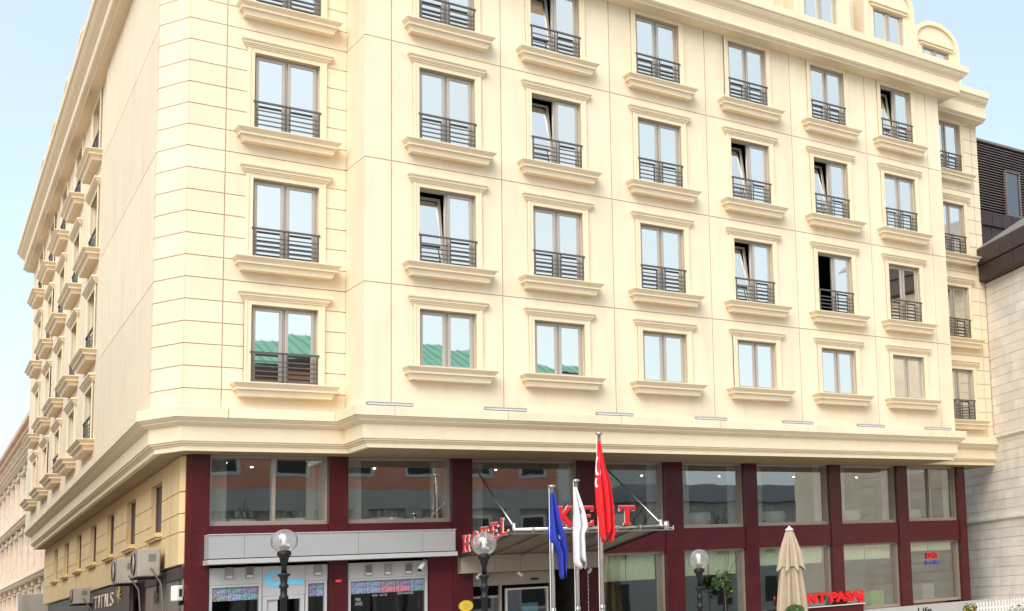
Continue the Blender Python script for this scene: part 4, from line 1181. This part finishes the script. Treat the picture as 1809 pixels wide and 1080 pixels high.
# ------------------------------------------------------------------ things on the side street wall
def ac(s, z, label, ln=1.25, h=.68, dp=.45, o0=.10):
    t = thing('air_conditioner', label, 'air conditioner', F_low.p(-s, o0, z), 'outdoor air conditioners on the side wall')
    t.rotation_euler = (0, 0, F_low.a)
    mb = MB(); mb.box(-ln, 0, 0, dp, 0, h); mb.build('housing', M['acbody'], t, bevel=.02)
    mb = MB(); c = (-ln * .58, h * .5); n = 20; r = h * .40
    mb.rings([[(c[0] + r * 1.2 * math.cos(2 * math.pi * i / n), -y, c[1] + r * math.sin(2 * math.pi * i / n)) for i in range(n)] for y in (dp + .001, dp + .03)]); mb.build('fan_guard', M['black'], t)
    for k in range(4):
        rr = r * (.25 + .22 * k); mb = MB()
        A = [(c[0] + (rr) * 1.2 * math.cos(2 * math.pi * i / n), -dp - .045, c[1] + (rr) * math.sin(2 * math.pi * i / n)) for i in range(n)]
        B = [(c[0] + (rr + .014) * 1.2 * math.cos(2 * math.pi * i / n), -dp - .03, c[1] + (rr + .014) * math.sin(2 * math.pi * i / n)) for i in range(n)]
        mb.rings([A, B], False); mb.build('guard_ring', M['acbody'], t)
    for x in (-ln * .8, -ln * .25):
        mb = MB(); mb.box(x - .03, x + .03, -.09, dp + .04, -.05, -.002); mb.box(x - .03, x + .03, -.09, -.05, -.4, -.05); mb.build('bracket', M['iron'], t)
    mb = MB(); mb.box(.001, .012, .1, .24, h * .55, h * .8); mb.build('terminal_cover', M['lampcap'], t)
    mb = MB(); mb.tube((.02, -.2, h * .3), (.03, .02, -.2), .02, n=6); mb.tube((.03, .02, -.2), (.1, .07, -.9), .02, n=6); mb.build('pipe', M['lampcap'], t)
ac(2.0, -10.10, 'air conditioner nearest the wine red corner pillar')
ac(6.2, -10.12, 'air conditioner beside the dark side shop sign')
ac(18.4, -10.38, 'small air conditioner far along the yellow side wall', 1.1, .55)
sg = thing('side_shop_sign', 'dark side street shop sign with pale letters and gold emblem', 'sign')
mb = MB(); mb.box(-17.6, -7.9, .0, .10, -11.0, -10.02, F_low); mb.build('sign_board', M['darkwood'], sg)
text('lettering', 'TITILS', .5, mat('pale_letter', (.62, .52, .42), .5), sg, F_low.p(-17.0, .115, -10.62), ext=.012, ang=F_low.a, width=5.4, height=.42)
mb = MB()
for k in range(8):
    a = k * math.pi / 4; c = (-10.2, -10.33)
    mb.rings([[F_low.p(c[0] + x, o, c[1] + z) for x, z in ((0.05 * math.cos(a + 1.57), .03 * math.sin(a + 1.57)), (.85 * math.cos(a), .24 * math.sin(a)), (0.05 * math.cos(a - 1.57), .03 * math.sin(a - 1.57)))] for o in (.105 + k * .002, .13 + k * .002)])
mb.build('gold_emblem', M['gold'], sg)
wb = thing('wall_speaker', 'small white horn box beside the wine corner pillar', 'speaker', (-3.13, 2.33, -10.78))
wb.rotation_euler = (0, 0, -R(70))
mb = MB(); mb.box(-.22, 0, 0, .16, 0, .36); mb.build('housing', M['whitepaint'], wb, bevel=.02)
mb = MB(); mb.box(.001, .01, .04, .10, .10, .28); mb.build('grille', M['black'], wb)
mb = MB(); mb.box(-.18, -.08, -.08, .0, -.1, .1); mb.build('bracket', M['iron'], wb)
mb = MB(); mb.box(-44.5, -42.2, -.3, .75, -13.3, -9.35, F_low); o_ = tag(mb.build('utility_cabinet', M['acbody'], bevel=.03), 'tall grey street cabinet at the far end of the hotel side', 'cabinet')
mb = MB(); mb.tube(F_low.p(-7.4, .08, -13.3), F_low.p(-7.4, .08, -10.0), .07, n=8); tag(mb.build('drain_pipe', M['brown']), 'brown drain pipe below the paired air conditioners', 'pipe')

# ------------------------------------------------------------------ pale stone building on the right
NB = thing('stone_building', 'pale stone clad building with dark metal eaves and louvred top', 'building')
na = math.radians(14.17)
F_nb = F(22.28, 1.40, math.atan2(-math.cos(na), -math.sin(na)))
core = MB(); core.box(-6, 8.5, -5, -.03, -13.3, -.3, F_nb); core.build('wall', M['stone'], NB)
cs_ = []
z = -13.3; k = 0
rowz = []
while z < -.35:
    rowz.append((z, min(z + .357, -.3))); z += .357
for (z0, z1) in rowz:
    u = -4.4 + (k % 2) * .42; k += 1
    while u < 4.6:
        L = random.uniform(.9, 1.5); u1 = min(u + L, 5)
        if not (u < 4.6): break
        mb = MB(); e = random.uniform(-.004, .004)
        mb.box(u + .0015, u1 - .0015, -.029, .0 + e, z0 + .007, z1 - .007, F_nb); mb.build('stone_block', M['stone'], NB)
        u = u1
for zz, o in ((-6.26, .09), (-9.33, .07)):
    mb = MB(); mb.box(-4.4, 8.5, -.02, o, zz - .05, zz + .06, F_nb); mb.box(-4.4, 8.5, -.02, o * .5, zz - .1, zz - .052, F_nb); mb.build('string_course', M['stone'], NB)
ev = MB(); ev.box(-.15, 8.5, -.6, .27, -.28, 1.0, F_nb); ev.build('eave', M['brown'], NB)
for i in range(8):
    a = -.16 + i * .98
    for j, (za, zb_, oo) in enumerate(((-.27, .33, .31), (.35, .98, .36))):
        mb = MB(); mb.box(a + .008 + j * .06, a + .972 + j * .06, .271, oo, za, zb_, F_nb); mb.build('eave_panel', M['brown'], NB)
mb = MB(); mb.rings([[F_nb.p(u, .3, 1.0), F_nb.p(u, -3.6, 3.6), F_nb.p(u, -3.6, 1.0)] for u in (-.4, 8.5)]); mb.build('roof', M['slate'], NB)
for i in range(24):
    t0 = i / 24; oA, zA = .3 - 3.9 * t0, 1.0 + 2.6 * t0; oB, zB = .3 - 3.9 * (t0 + .036), 1.0 + 2.6 * (t0 + .036)
    mb = MB(); mb.rings([[F_nb.p(u, oA, zA + .005), F_nb.p(u, oA, zA + .06), F_nb.p(u, oB, zB + .04), F_nb.p(u, oB, zB + .0)] for u in (.0, 9)]); mb.build('roof_tile_row', M['rooftile'], NB)
lv = MB(); lv.box(23.3, 40, -10, -6.2, 1.0, 7.62); lv.build('upper_storey', M['black'], NB)
for i in range(26):
    z = 4.5 + i * .121
    mb = MB(); mb.rings([[(x, 6.19, z), (x, 6.02, z - .035), (x, 6.02, z - .008), (x, 6.19, z + .03)] for x in (23.3, 40)]); mb.build('louvre_slat', M['louvre'], NB)
mb = MB(); mb.box(23.2, 40, -6.6, -5.95, 7.64, 7.74); mb.build('roof_edge', M['louvre'], NB)
mb = MB(); ring(mb, 28.1, 29.0, 4.45, 6.55, .05, 5.9, 6.05); wf = mb.build('window', M['louvre'], NB)
mb = MB(); mb.box(28.15, 28.95, -6.0, -5.98, 4.5, 6.5); mb.build('pane', glass('dim_pane', .35, (.03, .03, .03), (.6, .62, .65)), wf)
for i in range(14):
    for j, (z0, z1, y) in enumerate(((2.2, 3.75, 5.9), (3.77, 4.4, 5.8))):
        mb = MB(); x = 23.3 + i * .62; mb.box(x + .012, x + .61, -6.2, -y, z0, z1); mb.build('metal_panel', M['brown'], NB)

# ------------------------------------------------------------------ ornate building farther down the side street
OB = thing('ornate_building', 'peach historic building with dense pilasters down the side street', 'building')
F_ob = F(*F_side.p(-46.5, -2.0, 0)[:2], -(math.pi / 2 + R(3.45)))
LNG = 96
ob = MB(); ow = []
lev = [(-13.3, -10.1), (-10.0, -8.1), (-7.9, -4.25), (-4.0, -.2)]
nb_ = 20; bw_ = LNG / nb_
for i in range(nb_):
    for j, (z0, z1) in enumerate(lev):
        c = -(i + .5) * bw_
        ow.append((c - 1.15, c + 1.15, z0 + .55, z1 - .45))
holes_wall(ob, F_ob, -LNG, 0, -13.3, .3, ow, 0, -.5, -.4); ob.box(-LNG, 0, -9, -.45, -13.3, 1.3, F_ob); ob.build('wall', M['salmonpale'], OB)
def share(mb, name, m): return mesh_of(mb, name, m)
wk = MB(); wk.box(-1.15, 1.15, -.36, -.30, 0, 1); wk = share(wk, 'window', M['slate'])
wf_ = MB()
for a in (-1.15, -.06, 1.03): wf_.box(a, a + .12, -.3, -.24, 0, 1)
wf_.box(-1.03, 1.03, -.3, -.25, .62, .68); wf_ = share(wf_, 'window_frame', M['peachtrim'])
sr = MB(); sr.box(-1.5, -1.15, 0, .14, -.1, 1.02); sr.box(1.15, 1.5, 0, .14, -.1, 1.02); sr.box(-1.65, 1.65, 0, .30, 1.03, 1.12); sr.box(-1.6, 1.6, 0, .26, -.2, -.11); sr = share(sr, 'surround', M['peachtrim'])
for i in range(nb_):
    for j, (z0, z1) in enumerate(lev):
        c = -(i + .5) * bw_; p = F_ob.p(c, 0, z0 + .55); h = z1 - z0 - 1.0
        o = link('window', wk, OB, p, (0, 0, F_ob.a)); o.scale = (1, 1, h)
        link('window_frame', wf_, o); link('surround', sr, o)
for i in range(nb_ + 1):
    for j, (z0, z1) in enumerate(lev):
        if j == 0: continue
        c = -i * bw_
        mb = MB(); mb.box(c - .42, c + .42, 0, .24, z0 + .22, z1 - .30, F_ob); mb.box(c - .55, c + .55, 0, .34, z0, z0 + .21, F_ob); mb.box(c - .58, c + .58, 0, .38, z1 - .29, z1 - .02, F_ob); mb.build('pilaster', M['peachtrim'], OB)
for zz, hh, oo in ((-10.1, .16, .5), (-8.05, .20, .62), (-4.2, .22, .62), (-.2, .2, .5), (.02, .1, .62)):
    mb = MB(); mb.box(-LNG, .1, 0, oo, zz, zz + hh * .6, F_ob); mb.box(-LNG, .12, 0, oo + .12, zz + hh * .6 + .002, zz + hh, F_ob); mb.build('string_course', M['peachtrim'], OB)
bk = MB(); bk.rings([[(x, y, z) for (y, z) in ((0, 0), (-.2, .05), (-.3, .35), (-.65, .55), (-.65, .75), (0, .75))] for x in (-.22, .22)]); bk = share(bk, 'bracket', M['peachtrim'])
for i in range(72):
    link('bracket', bk, OB, F_ob.p(-i * 1.32 - .3, 0, .25), (0, 0, F_ob.a))
mb = MB(); mb.box(-LNG, .2, -.2, .8, 1.02, 1.3, F_ob); mb.box(-LNG, .2, -.2, 1.0, 1.302, 1.5, F_ob); mb.build('roof_cornice', M['salmonpale'], OB)
mb = MB(); mb.box(-LNG, .2, -3, .95, 1.504, 1.66, F_ob); mb.build('roof_edge', M['slate'], OB)

# ------------------------------------------------------------------ buildings across the street (seen mirrored in the glass), plus an unseen shading house
def facade(name, label, x0, x1, y, zt, rowsw, wm, wsp, extra):
    t = thing(name, label, 'building')
    mb = MB(); mb.box(x0, x1, -y, -(y - 10), -4.6 if extra else -13.3, zt); mb.build('wall', wm, t)
    if extra:
        mb = MB(); mb.box(x0, x1, -y, -(y - 10), -13.3, -4.604); mb.build('ground_storey', extra, t)
    n = int((x1 - x0) / wsp)
    for (z0, z1, tm, wd) in rowsw:
        a = MB(); ring(a, -wd / 2 - .22, wd / 2 + .22, z0 - .22, z1 + .22, .2, .0, .08); a = mesh_of(a, 'window', tm)
        b = MB(); b.box(-wd / 2, wd / 2, -.03, .02, z0, z1); b = mesh_of(b, 'pane', M['black'])
        for i in range(n):
            p = (x0 + (i + .5) * (x1 - x0) / n, y, 0); o = link('window', a, t, p); link('pane', b, o)
    return t
SB = facade('salmon_building', 'salmon building with green hipped roof, mirrored in the hotel glass', 4.0, 30.5, -52, 4.2, [(-11.5, -7.2, M['stone'], 1.6), (-2.2, .2, M['tablecloth'], 1.5), (-6.6, -5.3, M['stone'], 1.4)], M['salmon'], 3.4, M['greywall'])
mb = MB(); mb.box(3.8, 30.7, 51.6, 51.98, -4.6, -3.3); mb.build('band', M['greywall'], SB)
for i in range(9):
    x = 4.3 + i * 3.24; mb = MB(); mb.box(x - .5, x + .5, 51.5, 51.99, -13.3, -4.62); mb.build('pilaster', M['greywall'], SB)
mb = MB(); mb.add([(3.2, -51, 4.25), (31.3, -51, 4.25), (31.3, -63, 4.25), (3.2, -63, 4.25), (9, -57, 6.9), (25.5, -57, 6.9)], [(0, 1, 5, 4), (1, 2, 5), (2, 3, 4, 5), (3, 0, 4), (0, 3, 2, 1)]); rf = mb.build('roof', M['greenroof'], SB)
for i in range(43):
    x = 3.6 + i * .64; t = min(1, max(0, (x - 3.2) / 5.8), max(0, (31.3 - x) / 5.8)); xe = x
    mb = MB(); mb.tube((x, -50.98, 4.27), (xe, -51 - 6 * t, 4.27 + 2.68 * t), .04, n=4); mb.build('roof_seam', M['seam'], rf)
mb = MB(); mb.box(3.1, 31.4, 50.9, 63, 3.6, 4.23); mb.build('eave', M['brown'], SB)
GBl = facade('grey_building', 'low grey building with small dark windows across the street', 32, 66, -50, -4.5, [(-8.6, -7.0, M['greywall'], 1.1), (-12.4, -10.4, M['greywall'], 1.2)], M['greywall'], 4.0, None)
mb = MB(); mb.add([(31.6, -49.5, -4.45), (66, -49.5, -4.45), (66, -60, -4.45), (31.6, -60, -4.45), (37, -55, -2.6), (60, -55, -2.6)], [(0, 1, 5, 4), (1, 2, 5), (2, 3, 4, 5), (3, 0, 4), (0, 3, 2, 1)]); mb.build('roof', M['slate'], GBl)
SS = thing('side_shade_house', 'unseen plastered house added across the side street to shade the hotel side', 'building')  # out of view, added to darken the lower part of the hotel side wall
mb = MB()
F_ss = F(-13.5, 4, math.pi / 2 - T)
sh_ = [(2 + i * 3.4, 3.3 + i * 3.4, -11 + j * 3.2, -9.2 + j * 3.2) for i in range(14) for j in range(3)]
holes_wall(mb, F_ss, 0, 50, -13.3, -2.4, sh_, 0, -.3); mb.box(0, 50, -9, -.31, -13.3, -2.4, F_ss); mb.box(-.2, 50.2, -9, .35, -2.39, -2.1, F_ss); mb.build('wall', M['salmonpale'], SS)
pk = MB(); pk.box(-.65, .65, -.28, -.25, 0, 1.8); pk = mesh_of(pk, 'window', M['slate'])
for h in sh_: link('window', pk, SS, F_ss.p((h[0] + h[1]) / 2, 0, h[2]), (0, 0, F_ss.a))
GH = thing('green_roofed_hall', 'pale hall with green hipped roof far across the square', 'building')
mb = MB(); mb.box(41, 65, 95, 110, -13.3, 9.3); mb.build('wall', M['tablecloth'], GH)
mb = MB(); mb.box(40.4, 65.6, 94.2, 110.5, 9.31, 9.9); mb.build('eave', M['brown'], GH)
mb = MB(); mb.add([(40, -94, 9.91), (66, -94, 9.91), (66, -111, 9.91), (40, -111, 9.91), (46, -102, 14.6), (58, -102, 14.2)], [(0, 1, 5, 4), (1, 2, 5), (2, 3, 4, 5), (3, 0, 4), (0, 3, 2, 1)]); rf = mb.build('roof', M['greenroof'], GH)
for i in range(12):
    x = 46.5 + i * 1.05; mb = MB(); mb.tube((x, -94, 9.95), (x, -102, 14.5 - .03 * i), .06, n=4); mb.build('roof_seam', M['seam'], rf)
def bare_tree(x, y, h, label):
    t = thing('bare_tree', label, 'tree', (x, y, -13.35), 'bare street trees across the road')
    tr, br = MB(), MB()
    def grow(p, d, L, r, dep, mbx):
        q = p + d * L; mbx.tube(p, q, r, r * .68, 6, False)
        if dep == 0: return
        for _ in range(2 if dep < 3 else 3):
            nd = (d + Vector((random.uniform(-.8, .8), random.uniform(-.8, .8), random.uniform(-.1, .6)))).normalized()
            grow(q, nd, L * random.uniform(.6, .8), r * .62, dep - 1, br)
    grow(Vector((0, 0, 0)), Vector((.05, 0, 1)), h * .36, .17, 4, tr)
    tr.build('trunk', M['bark'], t); br.build('crown', M['bark'], t)
bare_tree(9, -44, 8.5, 'bare street tree before the left half of the salmon building')
bare_tree(17.5, -45, 8, 'bare street tree before the middle of the salmon building')
bare_tree(30, -43, 9, 'bare street tree between the salmon and grey buildings')
bare_tree(39, -44, 8, 'bare street tree before the low grey building')

# lift everything so that the street lies at its real height
for o in list(COL.objects):
    if o.parent is None and o.type in {'EMPTY', 'MESH'}: o.location.z += ZO
